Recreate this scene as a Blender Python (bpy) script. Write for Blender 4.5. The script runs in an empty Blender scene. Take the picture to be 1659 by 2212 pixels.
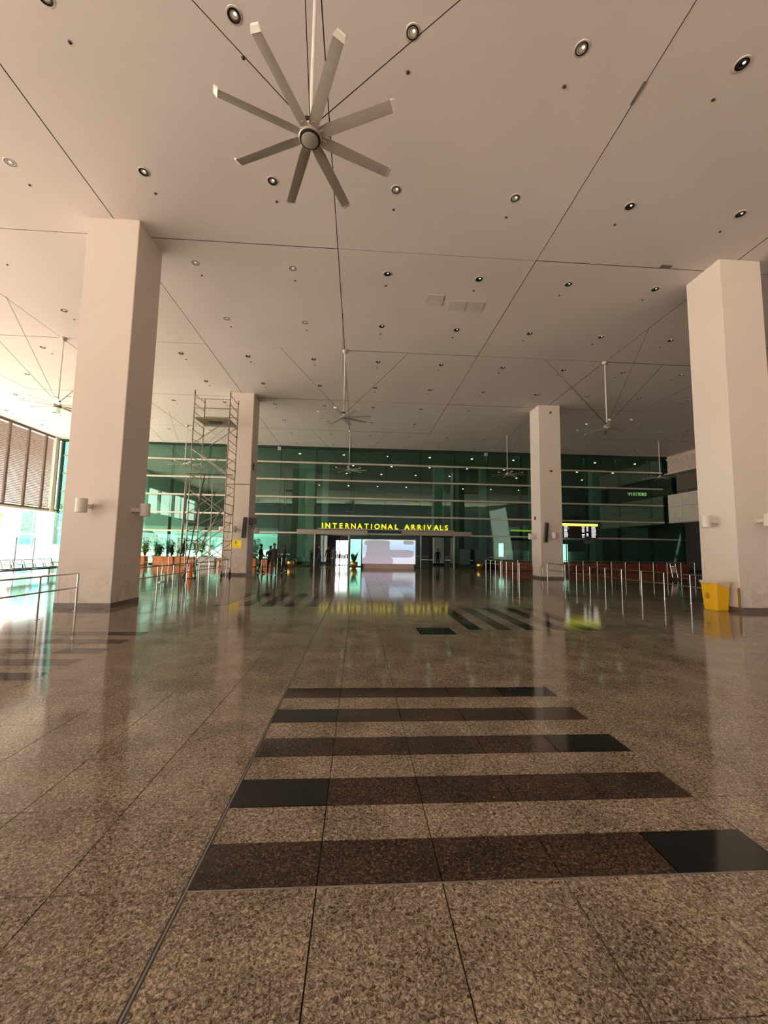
import bpy, bmesh, math, random
from mathutils import Vector, Matrix
random.seed(7)
PI = math.pi
SC = bpy.context.scene
COL = SC.collection

# ------------------------------------------------------------------ camera
H = 1.5942                      # eye height
cam = bpy.data.cameras.new('camera'); co = bpy.data.objects.new('camera', cam); COL.objects.link(co)
F_PX = 865.444
cam.sensor_fit = 'VERTICAL'; cam.sensor_height = 36.0; cam.lens = F_PX / 2212 * 36.0
cam.clip_start = 0.05; cam.clip_end = 1500
_y, _p, _r = -0.062903, 0.090507, -0.016664
cy_, sy_, cp_, sp_, cr_, sr_ = math.cos(_y), math.sin(_y), math.cos(_p), math.sin(_p), math.cos(_r), math.sin(_r)
R = Matrix(((cy_, -sy_, 0), (sy_, cy_, 0), (0, 0, 1))) @ Matrix(((1, 0, 0), (0, cp_, -sp_), (0, sp_, cp_))) @ Matrix(((cr_, 0, sr_), (0, 1, 0), (-sr_, 0, cr_)))
M = Matrix((R.col[0], R.col[2], -R.col[1])).transposed().to_4x4(); M.translation = (0, 0, H)
co.matrix_world = M
SC.camera = co

# ------------------------------------------------------------------ world, sun, exposure
W = bpy.data.worlds.new('world'); SC.world = W; W.use_nodes = True
nt = W.node_tree; nt.nodes.clear()
wo = nt.nodes.new('ShaderNodeOutputWorld'); wb = nt.nodes.new('ShaderNodeBackground')
sky = nt.nodes.new('ShaderNodeTexSky'); sky.sky_type = 'NISHITA'; sky.sun_disc = False
sky.sun_elevation = math.radians(52); sky.sun_rotation = math.radians(235); sky.dust_density = 4.0; sky.air_density = 1.2; sky.ozone_density = 0.6
mx = nt.nodes.new('ShaderNodeMix'); mx.data_type = 'RGBA'; mx.inputs[0].default_value = 0.72
mx.inputs[7].default_value = (1.0, 0.93, 0.87, 1)
sc_ = nt.nodes.new('ShaderNodeVectorMath'); sc_.operation = 'SCALE'; sc_.inputs[3].default_value = 0.35
nt.links.new(sky.outputs[0], sc_.inputs[0]); nt.links.new(sc_.outputs[0], mx.inputs[6])
nt.links.new(mx.outputs[2], wb.inputs[0]); wb.inputs[1].default_value = 2.3
nt.links.new(wb.outputs[0], wo.inputs[0])

def sun(az, el, energy, col, ang=1.5):
    l = bpy.data.lights.new('sun', 'SUN'); l.energy = energy; l.color = col; l.angle = math.radians(ang)
    o = bpy.data.objects.new('sun', l); COL.objects.link(o)
    d = Vector((math.sin(az) * math.cos(el), math.cos(az) * math.cos(el), math.sin(el)))   # towards the sun
    o.rotation_euler = d.to_track_quat('Z', 'Y').to_euler(); o.location = (-60, -60, 80)
sun(math.radians(255), math.radians(38), 33.0, (1.0, 0.925, 0.85))
SC.view_settings.view_transform = 'Standard'; SC.view_settings.look = 'None'
SC.view_settings.gamma = 1; SC.view_settings.use_curve_mapping = False
SC.view_settings.exposure = 0.92

# ------------------------------------------------------------------ materials
def nodes(name):
    m = bpy.data.materials.new(name); m.use_nodes = True
    t = m.node_tree; b = t.nodes['Principled BSDF']
    return m, t, b
def N(t, ty, **kw):
    n = t.nodes.new(ty)
    for k, v in kw.items(): setattr(n, k, v)
    return n
def ramp(t, fac, stops):
    r = N(t, 'ShaderNodeValToRGB'); e = r.color_ramp.elements
    while len(e) < len(stops): e.new(0.5)
    for i, (p, c) in enumerate(stops): e[i].position = p; e[i].color = (c[0], c[1], c[2], 1)
    t.links.new(fac, r.inputs[0]); return r.outputs[0]
def noise(t, scale, detail=3, rough=0.5, dist=0.0, pos=True, mapping=None):
    n = N(t, 'ShaderNodeTexNoise'); n.inputs['Scale'].default_value = scale; n.inputs['Detail'].default_value = detail
    n.inputs['Roughness'].default_value = rough; n.inputs['Distortion'].default_value = dist
    if pos:
        g = N(t, 'ShaderNodeNewGeometry'); src = g.outputs['Position']
        if mapping:
            mp = N(t, 'ShaderNodeMapping'); mp.inputs['Scale'].default_value = mapping; t.links.new(src, mp.inputs[0]); src = mp.outputs[0]
        t.links.new(src, n.inputs['Vector'])
    return n
def bump(t, b, h, dist=0.01, strength=0.3):
    n = N(t, 'ShaderNodeBump'); n.inputs['Distance'].default_value = dist; n.inputs['Strength'].default_value = strength
    t.links.new(h, n.inputs['Height']); t.links.new(n.outputs[0], b.inputs['Normal'])
def mat(name, c, rough=0.5, metal=0.0, vary=0.08, scale=3.0, em=None, es=0.0, bmp=0.0, spec=0.5):
    m, t, b = nodes(name)
    n = noise(t, scale, 4)
    lo = [max(0, x * (1 - vary)) for x in c]; hi = [min(1, x * (1 + vary)) for x in c]
    t.links.new(ramp(t, n.outputs[0], [(0.3, lo), (0.7, hi)]), b.inputs['Base Color'])
    b.inputs['Roughness'].default_value = rough; b.inputs['Metallic'].default_value = metal
    b.inputs['Specular IOR Level'].default_value = spec
    if em: b.inputs['Emission Color'].default_value = (*em, 1); b.inputs['Emission Strength'].default_value = es
    if bmp: bump(t, b, n.outputs[0], 0.02, bmp)
    return m
def granite(name, stops, rough=0.12, s=70, joint=0.0):
    m, t, b = nodes(name)
    n1 = noise(t, s, 5, 0.75, 1.2); n2 = noise(t, 2.2, 3, 0.5)
    a = N(t, 'ShaderNodeMath', operation='MULTIPLY_ADD'); a.inputs[1].default_value = 0.16; a.inputs[2].default_value = -0.08
    t.links.new(n2.outputs[0], a.inputs[0])
    g = N(t, 'ShaderNodeMath', operation='ADD'); t.links.new(n1.outputs[0], g.inputs[0]); t.links.new(a.outputs[0], g.inputs[1])
    t.links.new(ramp(t, g.outputs[0], stops), b.inputs['Base Color'])
    n3 = noise(t, 0.9, 4, 0.6)
    r = N(t, 'ShaderNodeMapRange'); r.inputs[3].default_value = rough * 0.75; r.inputs[4].default_value = rough * 1.35
    t.links.new(n3.outputs[0], r.inputs[0]); t.links.new(r.outputs[0], b.inputs['Roughness'])
    n4 = noise(t, 5.0, 3, 0.6)
    bump(t, b, n4.outputs[0], 0.0012, 0.03)
    b.inputs['IOR'].default_value = 1.5; b.inputs['Specular IOR Level'].default_value = 0.33
    return m
MT = {}
MT['granite'] = granite('light_granite', [(0.37, (0.022, 0.016, 0.011)), (0.47, (0.135, 0.102, 0.070)), (0.55, (0.27, 0.208, 0.145)), (0.65, (0.52, 0.405, 0.285))], 0.085, 62)
MT['brown'] = granite('brown_granite', [(0.38, (0.004, 0.003, 0.002)), (0.5, (0.026, 0.015, 0.009)), (0.64, (0.13, 0.070, 0.040))], 0.085, 62)
MT['black'] = granite('black_granite', [(0.3, (0.0025, 0.003, 0.0028)), (0.7, (0.006, 0.007, 0.0065))], 0.07, 90)
MT['joint'] = mat('joint', (0.015, 0.013, 0.012), 0.8)
MT['strip'] = mat('metal_strip', (0.35, 0.32, 0.28), 0.35, 0.8)
def plaster(name, c, stain=True):
    m, t, b = nodes(name)
    n = noise(t, 0.35, 4, 0.55); n2 = noise(t, 14, 5, 0.6)
    base = ramp(t, n.outputs[0], [(0.3, [x * 0.95 for x in c]), (0.7, c)])
    if stain:
        g = N(t, 'ShaderNodeNewGeometry'); s = N(t, 'ShaderNodeSeparateXYZ'); t.links.new(g.outputs['Position'], s.inputs[0])
        mr = N(t, 'ShaderNodeMapRange'); mr.inputs[1].default_value = 1.5; mr.inputs[2].default_value = 0.1; mr.inputs[3].default_value = 0.0; mr.inputs[4].default_value = 1.0
        t.links.new(s.outputs[2], mr.inputs[0])
        n3 = noise(t, 2.6, 6, 0.65, 1.5)
        mu = N(t, 'ShaderNodeMath', operation='MULTIPLY'); t.links.new(mr.outputs[0], mu.inputs[0])
        r3 = ramp(t, n3.outputs[0], [(0.42, (0, 0, 0)), (0.7, (0.75, 0.75, 0.75))]); t.links.new(r3, mu.inputs[1])
        mix = N(t, 'ShaderNodeMix', data_type='RGBA'); t.links.new(mu.outputs[0], mix.inputs[0]); t.links.new(base, mix.inputs[6])
        mix.inputs[7].default_value = (c[0] * 0.62, c[1] * 0.56, c[2] * 0.48, 1); base = mix.outputs[2]
    t.links.new(base, b.inputs['Base Color']); b.inputs['Roughness'].default_value = 0.75
    bump(t, b, n2.outputs[0], 0.004, 0.15)
    return m
MT['column'] = plaster('column_plaster', (0.80, 0.70, 0.62))
def ceiling_mat():
    m, t, b = nodes('ceiling_board')
    n = noise(t, 0.30, 3, 0.5); n2 = noise(t, 0.9, 3, 0.5, 0.6, mapping=(1, 2.2, 1))
    t.links.new(ramp(t, n.outputs[0], [(0.3, (0.66, 0.59, 0.56)), (0.7, (0.72, 0.645, 0.612))]), b.inputs['Base Color'])
    b.inputs['Roughness'].default_value = 0.8
    bump(t, b, n2.outputs[0], 0.05, 0.16)
    return m
MT['ceiling'] = ceiling_mat()
MT['patch'] = mat('patch', (0.60, 0.55, 0.49), 0.8)
MT['skirt'] = mat('skirting', (0.16, 0.12, 0.09), 0.3, 0, 0.2, 30)
MT['steel'] = mat('stainless_steel', (0.62, 0.60, 0.57), 0.25, 1.0, 0.05, 8)
MT['fan'] = mat('fan_paint', (0.50, 0.46, 0.40), 0.3, 0.35, 0.05, 4)
MT['fan_tip'] = mat('fan_tip', (0.8, 0.77, 0.7), 0.3, 0.1)
MT['dark'] = mat('dark_plastic', (0.02, 0.02, 0.02), 0.5)
MT['wire'] = mat('wire', (0.02, 0.018, 0.016), 0.9, spec=0.1)
MT['white'] = mat('white_paint', (0.78, 0.75, 0.70), 0.45, 0, 0.04)
MT['cream'] = mat('cream_paint', (0.74, 0.68, 0.60), 0.45, 0, 0.05)
MT['grey'] = mat('grey_paint', (0.17, 0.155, 0.145), 0.5)
MT['can'] = mat('downlight_can', (0.012, 0.011, 0.010), 0.6, 0.0, spec=0.2)
MT['can_ring'] = mat('downlight_inner_ring', (0.14, 0.13, 0.12), 0.4, 0.4)
MT['ring'] = mat('downlight_ring', (0.62, 0.57, 0.50), 0.35, 0.3)
MT['bulb'] = mat('downlight_lamp', (0.5, 0.47, 0.42), 0.12, 0.3, em=(1.0, 0.88, 0.72), es=0.6)
MT['lamp_on'] = mat('lamp_on', (0.9, 0.9, 0.85), 0.2, em=(1.0, 0.92, 0.75), es=26)
MT['mullion'] = mat('mullion', (0.012, 0.03, 0.026), 0.4)
MT['rail_metal'] = mat('rail_metal', (0.62, 0.57, 0.49), 0.4, 0.35, 0.05)
MT['fascia'] = mat('fascia', (0.44, 0.38, 0.345), 0.45, 0.1, 0.05)
MT['louver'] = mat('louver', (0.20, 0.155, 0.13), 0.5, 0.2, 0.15, 6)
MT['scaf'] = mat('scaffold_tube', (0.33, 0.29, 0.24), 0.35, 0.85, 0.35, 9)
MT['scaf_dark'] = mat('scaffold_clamp', (0.03, 0.03, 0.028), 0.5, 0.3)
MT['plank'] = mat('platform_board', (0.20, 0.15, 0.11), 0.6, 0, 0.3, 8)
MT['yellow'] = mat('bin_plastic', (0.90, 0.50, 0.008), 0.38, 0, 0.03, 5)
MT['liner'] = mat('bin_liner', (0.82, 0.66, 0.46), 0.3, 0, 0.15, 20, bmp=0.5)
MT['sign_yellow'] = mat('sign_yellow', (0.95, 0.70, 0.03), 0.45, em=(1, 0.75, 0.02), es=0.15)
MT['letter'] = mat('letter_glow', (0.9, 0.8, 0.02), 0.4, em=(1.0, 0.80, 0.015), es=0.75)
MT['bright_yellow'] = mat('header_glow', (0.9, 0.9, 0.1), 0.4, em=(0.93, 1.0, 0.10), es=0.9)
MT['text_white'] = mat('text_glow', (0.9, 0.9, 0.9), 0.4, em=(0.95, 0.93, 1.0), es=0.7)
MT['amber'] = mat('amber_glow', (0.9, 0.7, 0.4), 0.4, em=(1.0, 0.72, 0.35), es=0.9)
MT['board'] = mat('board_face', (0.03, 0.025, 0.024), 0.2)
MT['orange'] = mat('orange_planter', (0.80, 0.26, 0.07), 0.5, 0, 0.15, 4)
MT['redbrown'] = mat('redbrown_planter', (0.26, 0.065, 0.028), 0.4, 0, 0.25, 4)
MT['soil'] = mat('soil', (0.03, 0.022, 0.015), 0.9)
MT['cone'] = mat('cone_orange', (0.85, 0.18, 0.02), 0.4)
MT['gold'] = mat('gold', (0.83, 0.56, 0.16), 0.2, 1.0, 0.1, 10)
MT['terracotta'] = mat('terracotta', (0.32, 0.12, 0.06), 0.5)
MT['leaf'] = mat('leaf', (0.05, 0.13, 0.035), 0.45, 0, 0.6, 9)
MT['leaf_dark'] = mat('leaf_dark', (0.02, 0.055, 0.03), 0.4, 0, 0.5, 9)
MT['leaf_yellow'] = mat('leaf_yellow', (0.30, 0.32, 0.04), 0.5, 0, 0.5, 5)
MT['leaf_tree'] = mat('leaf_tree', (0.08, 0.14, 0.035), 0.55, 0, 0.6, 3)
MT['bark'] = mat('bark', (0.10, 0.07, 0.05), 0.9, 0, 0.3, 12)
MT['pave'] = mat('outdoor_paving', (0.60, 0.54, 0.46), 0.85, 0, 0.12, 0.6)
MT['hill'] = mat('hill_forest', (0.05, 0.085, 0.085), 0.9, 0, 0.5, 0.06)
MT['chair_metal'] = mat('chair_metal', (0.10, 0.095, 0.09), 0.3, 0.8)
MT['pink'] = mat('plinth_pink', (0.72, 0.56, 0.50), 0.5)
MT['red'] = mat('dark_red', (0.05, 0.012, 0.012), 0.35)
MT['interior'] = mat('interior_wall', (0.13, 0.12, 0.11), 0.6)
MT['mid_wall'] = mat('painted_wall', (0.30, 0.28, 0.25), 0.6)
MT['cladding'] = mat('dark_cladding', (0.06, 0.055, 0.05), 0.6)
MT['inner_white'] = mat('interior_column', (0.72, 0.70, 0.66), 0.5)
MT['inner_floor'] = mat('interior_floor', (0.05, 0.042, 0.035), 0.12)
MT['backlit'] = mat('backlit_panel', (0.9, 0.9, 0.88), 0.4, em=(1.0, 0.97, 0.93), es=2.6)
MT['camo'] = mat('camouflage_cloth', (0.055, 0.050, 0.038), 0.85, 0, 0.75, 16)
MT['black_cloth'] = mat('black_cloth', (0.008, 0.008, 0.010), 0.8)
MT['navy_cloth'] = mat('navy_cloth', (0.018, 0.022, 0.035), 0.8)
MT['grey_cloth'] = mat('grey_cloth', (0.26, 0.24, 0.22), 0.8)
MT['skin'] = mat('skin', (0.20, 0.105, 0.065), 0.5)
MT['hair'] = mat('hair', (0.008, 0.007, 0.006), 0.6)
MT['boot'] = mat('boot_leather', (0.012, 0.011, 0.010), 0.35)
MT['headcloth'] = mat('red_headcloth', (0.45, 0.05, 0.05), 0.7)
MT['bluewhite'] = mat('pale_blue', (0.45, 0.62, 0.75), 0.5)

def glass_mat(name, tint, refl, rfac):
    m = bpy.data.materials.new(name); m.use_nodes = True; t = m.node_tree; t.nodes.clear()
    o = N(t, 'ShaderNodeOutputMaterial'); mi = N(t, 'ShaderNodeMixShader'); tr = N(t, 'ShaderNodeBsdfTransparent'); gl = N(t, 'ShaderNodeBsdfGlossy')
    tr.inputs[0].default_value = (*tint, 1); gl.inputs[0].default_value = (*refl, 1); gl.inputs['Roughness'].default_value = 0.0
    fr = N(t, 'ShaderNodeFresnel'); fr.inputs[0].default_value = 1.5
    mr = N(t, 'ShaderNodeMapRange'); mr.inputs[1].default_value = 0.04; mr.inputs[2].default_value = 1; mr.inputs[3].default_value = rfac; mr.inputs[4].default_value = 1
    ge = N(t, 'ShaderNodeNewGeometry'); one = N(t, 'ShaderNodeMath', operation='SUBTRACT'); one.inputs[0].default_value = 1.0; t.links.new(ge.outputs['Backfacing'], one.inputs[1])
    mu = N(t, 'ShaderNodeMath', operation='MULTIPLY'); t.links.new(mr.outputs[0], mu.inputs[0]); t.links.new(one.outputs[0], mu.inputs[1])
    t.links.new(fr.outputs[0], mr.inputs[0]); t.links.new(mu.outputs[0], mi.inputs[0])   # only the outer face mirrors
    t.links.new(tr.outputs[0], mi.inputs[1]); t.links.new(gl.outputs[0], mi.inputs[2]); t.links.new(mi.outputs[0], o.inputs[0])
    nb = noise(t, 0.5, 2); bp = N(t, 'ShaderNodeBump'); bp.inputs['Distance'].default_value = 0.004; bp.inputs['Strength'].default_value = 0.25
    t.links.new(nb.outputs[0], bp.inputs['Height']); t.links.new(bp.outputs[0], gl.inputs['Normal'])
    return m
MT['glass'] = glass_mat('green_glass', (0.36, 0.60, 0.50), (0.55, 0.92, 0.76), 0.17)
MT['clear'] = glass_mat('clear_glass', (0.88, 0.96, 0.94), (1, 1, 1), 0.06)
MT['cyan'] = glass_mat('cyan_glass', (0.45, 0.92, 0.88), (0.8, 1, 1), 0.10)

# ------------------------------------------------------------------ mesh helpers
class MB:
    def __init__(s): s.v = []; s.f = []; s.mi = []; s.cur = 0
    def add(s, vs, fs):
        o = len(s.v); s.v += [tuple(x) for x in vs]
        for f in fs: s.f.append(tuple(i + o for i in f)); s.mi.append(s.cur)
        return s
    def box(s, x0, x1, y0, y1, z0, z1):
        s.add([(x0, y0, z0), (x1, y0, z0), (x1, y1, z0), (x0, y1, z0), (x0, y0, z1), (x1, y0, z1), (x1, y1, z1), (x0, y1, z1)],
              [(0, 3, 2, 1), (4, 5, 6, 7), (0, 1, 5, 4), (1, 2, 6, 5), (2, 3, 7, 6), (3, 0, 4, 7)]); return s
    def cbox(s, c, d): return s.box(c[0] - d[0] / 2, c[0] + d[0] / 2, c[1] - d[1] / 2, c[1] + d[1] / 2, c[2] - d[2] / 2, c[2] + d[2] / 2)
    def tube(s, a, b, r, n=8, r2=None, caps=True):
        a = Vector(a); b = Vector(b); r2 = r if r2 is None else r2
        q = (b - a).to_track_quat('Z', 'Y'); vs = []
        for p, rr in ((a, r), (b, r2)):
            for i in range(n): vs.append(p + q @ Vector((rr * math.cos(2 * PI * i / n), rr * math.sin(2 * PI * i / n), 0)))
        fs = [(i, (i + 1) % n, n + (i + 1) % n, n + i) for i in range(n)]
        if caps: fs += [tuple(range(n - 1, -1, -1)), tuple(range(n, 2 * n))]
        return s.add(vs, fs)
    def path(s, pts, r, n=6):
        for a, b in zip(pts, pts[1:]): s.tube(a, b, r, n)
        return s
    def lathe(s, prof, c=(0, 0, 0), n=20, ax='Z', cap0=True, cap1=True):
        vs = []
        for r, z in prof:
            for i in range(n):
                a = 2 * PI * i / n; p = (r * math.cos(a), r * math.sin(a), z)
                if ax == 'Y': p = (p[0], p[2], p[1])
                if ax == 'X': p = (p[2], p[0], p[1])
                vs.append((p[0] + c[0], p[1] + c[1], p[2] + c[2]))
        fs = []
        for k in range(len(prof) - 1):
            for i in range(n): fs.append((k * n + i, k * n + (i + 1) % n, (k + 1) * n + (i + 1) % n, (k + 1) * n + i))
        if cap0: fs.append(tuple(range(n - 1, -1, -1)))
        if cap1: fs.append(tuple(range((len(prof) - 1) * n, len(prof) * n)))
        return s.add(vs, fs)
    def prism(s, poly, z0, z1, scale=1.0):
        n = len(poly); vs = [(x, y, z0) for x, y in poly] + [(x * scale, y * scale, z1) for x, y in poly]
        return s.add(vs, [tuple(range(n - 1, -1, -1)), tuple(range(n, 2 * n))] + [(i, (i + 1) % n, n + (i + 1) % n, n + i) for i in range(n)])
    def leaf(s, base, d, L, w, droop=0.3, seg=3, up=Vector((0, 0, 1))):
        base = Vector(base); d = Vector(d).normalized(); side = d.cross(up)
        side = side.normalized() if side.length > 1e-3 else Vector((1, 0, 0))
        vs = []
        for i in range(seg + 1):
            t = i / seg; p = base + d * L * t - up * droop * L * t * t; ww = w * (math.sin(PI * min(0.97, 0.12 + 0.85 * t))) / 2
            vs += [p - side * ww, p + side * ww]
        return s.add(vs, [(2 * i, 2 * i + 1, 2 * i + 3, 2 * i + 2) for i in range(seg)])
    def mesh(s, name, mats, smooth=False):
        me = bpy.data.meshes.new(name); me.from_pydata(s.v, [], s.f)
        for m in (mats if isinstance(mats, (list, tuple)) else [mats]): me.materials.append(m)
        if any(s.mi): me.polygons.foreach_set('material_index', s.mi)
        bm = bmesh.new(); bm.from_mesh(me); bmesh.ops.recalc_face_normals(bm, faces=bm.faces); bm.to_mesh(me); bm.free()
        if smooth:
            me.polygons.foreach_set('use_smooth', [True] * len(me.polygons))
            try: me.set_sharp_from_angle(angle=math.radians(40))
            except Exception: pass
        me.update(); return me
    def build(s, name, mats, parent=None, loc=None, smooth=False):
        return link(name, s.mesh(name, mats, smooth), parent, loc)
def link(name, me, parent=None, loc=None, rot=None):
    o = bpy.data.objects.new(name, me); COL.objects.link(o)
    if parent: o.parent = parent
    if loc: o.location = loc
    if rot: o.rotation_euler = rot
    return o
def tag(o, label=None, cat=None, group=None, kind=None):
    if label: o['label'] = label
    if cat: o['category'] = cat
    if group: o['group'] = group
    if kind: o['kind'] = kind
    return o
def empty(name, loc=(0, 0, 0), rz=0, label=None, cat=None, group=None):
    o = bpy.data.objects.new(name, None); COL.objects.link(o); o.location = loc; o.rotation_euler = (0, 0, rz); o.empty_display_size = 0.1
    return tag(o, label, cat, group)
def kids(o): return [c for c in bpy.data.objects if c.parent == o]
def dup(root, loc, rz=None, label=None, group=None):
    tree = {}
    for c in bpy.data.objects:
        if c.parent: tree.setdefault(c.parent.name, []).append(c)
    def rec(o, par):
        c = o.copy(); COL.objects.link(c); c.parent = par
        for k in tree.get(o.name, []): rec(k, c)
        return c
    r = rec(root, None); r.location = loc
    if rz is not None: r.rotation_euler = (0, 0, rz)
    if label: r['label'] = label
    if group: r['group'] = group
    return r
def struct(name, mb, m, parent=None, smooth=False):
    o = mb.build(name, m, parent, smooth=smooth)
    if parent is None: o['kind'] = 'structure'
    return o
def zc(x, y): return 10.4625 - 0.0073125 * y + 0.002455 * x     # underside of the canopy ceiling

WY = 34.24                       # glass wall
LX = -24.65                      # louvred side
# ------------------------------------------------------------------ floor
floor = struct('floor', MB().box(LX, 31, -14, WY + 0.1, -0.12, -0.012), MT['joint'])
struct('ground', MB().box(-400, 400, -400, 400, -0.6, -0.14), MT['pave'])
X0, Y0, T = -0.76, 2.055, 0.6
cells = {}
for a in range(-14, 15):
    for b in range(-14, 15):
        i, j = a * -2 + b * 1, a * 1 + b * 2
        if -9 <= i <= 11 and -6 <= j <= 11: cells[(i, j)] = 'T' if b % 2 == 0 else 'L'
rects = []                        # (x0,x1,y0,y1,matkey)
for i in range(-8, 11):
    for j in range(-6, 11):
        cx, cyy = X0 + 3 * i, Y0 + 3 * j
        k = cells.get((i, j))
        for u in range(5):
            for v in range(5):
                if k is None: rects.append((cx + T * u, cx + T * (u + 1), cyy + T * v, cyy + T * (v + 1), 'granite'))
        if k:
            for s in range(5):
                endb = (s % 2 == 0)
                for u in range(5):
                    lo, hi = T * s, T * s + 0.3
                    if k == 'T':
                        blk = (endb and u == 4) or (not endb and u == 0)
                        rects.append((cx + T * u, cx + T * (u + 1), cyy + lo, cyy + hi, 'black' if blk else 'brown'))
                        rects.append((cx + T * u, cx + T * (u + 1), cyy + hi, cyy + lo + T, 'granite'))
                    else:
                        blk = (endb and u == 0) or (not endb and u == 4)
                        rects.append((cx + lo, cx + hi, cyy + T * u, cyy + T * (u + 1), 'black' if blk else 'brown'))
                        rects.append((cx + hi, cx + lo + T, cyy + T * u, cyy + T * (u + 1), 'granite'))
def tile_geo(mb, x0, x1, y0, y1, dz=0.0, g=0.0019, top=0.0):
    e = 0.0014
    mb.add([(x0 + g, y0 + g, -0.012), (x1 - g, y0 + g, -0.012), (x1 - g, y1 - g, -0.012), (x0 + g, y1 - g, -0.012),
            (x0 + g + e, y0 + g + e, top + dz), (x1 - g - e, y0 + g + e, top + dz), (x1 - g - e, y1 - g - e, top + dz), (x0 + g + e, y1 - g - e, top + dz)],
           [(4, 5, 6, 7), (0, 1, 5, 4), (1, 2, 6, 5), (2, 3, 7, 6), (3, 0, 4, 7)])
def in_view(x, y, margin=0.02):
    d = R.transposed() @ Vector((x, y, -H))
    return d.y > 0.3 and abs(d.x / d.y) < 0.958 + margin and d.z / d.y > -1.278 - margin
hatch = (1.05, 1.95, 7.5, 8.35)
near = []; far = {'granite': MB(), 'brown': MB(), 'black': MB()}
for r in rects:
    mxx, myy = (r[0] + r[1]) / 2, (r[2] + r[3]) / 2
    if any(in_view(a, b) for a in r[:2] for b in r[2:4]): near.append((myy, r))
    else: tile_geo(far[r[4]], *r[:4])
near.sort(key=lambda t: t[0])
meshes = {}
for n_, (_, r) in enumerate(near):
    if n_ < 300:
        key = (round(r[1] - r[0], 2), round(r[3] - r[2], 2), r[4])
        if key not in meshes:
            mb = MB(); w, d = key[0] / 2, key[1] / 2; tile_geo(mb, -w, w, -d, d); meshes[key] = mb.mesh('tile', MT[r[4]])
        o = link('tile', meshes[key], floor, ((r[0] + r[1]) / 2, (r[2] + r[3]) / 2, random.uniform(-0.0003, 0.0003)))
        if r[4] == 'black': o['label'] = 'polished black granite tile'
        elif r[4] == 'brown': o['label'] = 'dark brown granite tile'
    else: tile_geo(far[r[4]], *r[:4])
for k, nm in (('granite', 'far_tile'), ('brown', 'far_dark_tile'), ('black', 'far_black_tile')):
    o = far[k].build(nm, MT[k], floor); o['kind'] = 'stuff'
# metal movement joints beside the striped lane
for x in (X0, ):
    MB().box(x - 0.004, x + 0.004, -12, 14, -0.01, 0.0008).build('metal_joint', MT['strip'], floor)
    for s in (-1, 1): MB().box(x + s * 0.008 - 0.0035, x + s * 0.008 + 0.0035, -12, 14, -0.011, 0.0006).build('rubber_joint', MT['dark'], floor)
MB().box(X0, X0 + 3, Y0 - 0.004, Y0 + 0.003, -0.01, 0.0008).build('metal_joint', MT['strip'], floor)
for x in (X0 + 3, X0 - 3, X0 + 6): MB().box(x - 0.003, x + 0.003, -12, 34, -0.01, 0.0005).build('movement_joint', MT['dark'], floor)
MB().box(-23, 26, Y0 + 3 - 0.003, Y0 + 3 + 0.003, -0.01, 0.0005).build('movement_joint', MT['dark'], floor)
hf = MB(); x0, x1, y0, y1 = 1.18, 1.93, 7.57, 8.30
hf.box(x0, x1, y0, y0 + 0.012, 0, 0.004).box(x0, x1, y1 - 0.03, y1, 0, 0.004).box(x0, x0 + 0.012, y0, y1, 0, 0.004).box(x1 - 0.03, x1, y0, y1, 0, 0.004)
hatch_o = tag(empty('floor_hatch', (0, 0, 0)), 'black floor hatch plate in a thin metal frame beyond the striped lane', 'floor hatch')
MB().box(x0 + 0.012, x1 - 0.03, y0 + 0.012, y1 - 0.03, 0, 0.003).build('hatch_plate', MT['black'], hatch_o)
hf.build('hatch_frame', MT['strip'], hatch_o)

# ------------------------------------------------------------------ ceiling
ceil = struct('ceiling', MB().add([(LX, -14, 10.75), (31, -14, 10.75), (31, WY, 10.75), (LX, WY, 10.75), (LX, -14, 10.62), (31, -14, 10.62), (31, WY, 10.45), (LX, WY, 10.45)],
              [(0, 1, 2, 3), (4, 5, 6, 7), (0, 1, 5, 4), (1, 2, 6, 5), (2, 3, 7, 6), (3, 0, 4, 7)]), MT['joint'])
xs = [LX] + [-0.79 + 6.01 * k for k in range(-3, 6)] + [31]
ys = [-14] + [5.12 + 6.03 * k for k in range(-3, 5)] + [WY]
g = 0.010
for xa, xb in zip(xs, xs[1:]):
    for ya, yb in zip(ys, ys[1:]):
        a, b, c, d = xa + g, xb - g, ya + g, yb - g
        sag = random.uniform(-0.006, 0.006)
        vb = [(x, y, zc(x, y) + sag) for x, y in ((a, c), (b, c), (b, d), (a, d))]
        vt = [(x, y, z + 0.05) for x, y, z in vb]
        pm_ = MB().add(vb + vt, [(0, 1, 2, 3)]); pm_.cur = 1; pm_.f += [(4, 5, 6, 7), (0, 1, 5, 4), (1, 2, 6, 5), (2, 3, 7, 6), (3, 0, 4, 7)]; pm_.mi += [1] * 5; pm_.build('ceiling_panel', [MT['ceiling'], MT['joint']], ceil)
for px_, py_ in ((2.50, 13.3), (3.37, 13.58), (4.02, 13.56)):
    z = zc(px_, py_); MB().box(px_ - 0.3, px_ + 0.3, py_ - 0.3, py_ + 0.27, z - 0.018, z + 0.003).build('access_patch', MT['patch'], ceil)
MB().box(9.12, 9.46, 11.0, 11.12, zc(9, 11) - 0.012, zc(9, 11)).build('torn_tape', MT['grey'], ceil)
MB().box(5.17, 5.23, 6.45, 6.85, zc(5, 6.6) - 0.012, zc(5, 6.6)).build('torn_tape', MT['grey'], ceil)
struct('trim_1', MB().box(LX, 31, WY - 0.12, WY - 0.02, 10.05, 10.5), MT['mullion'])

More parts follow.
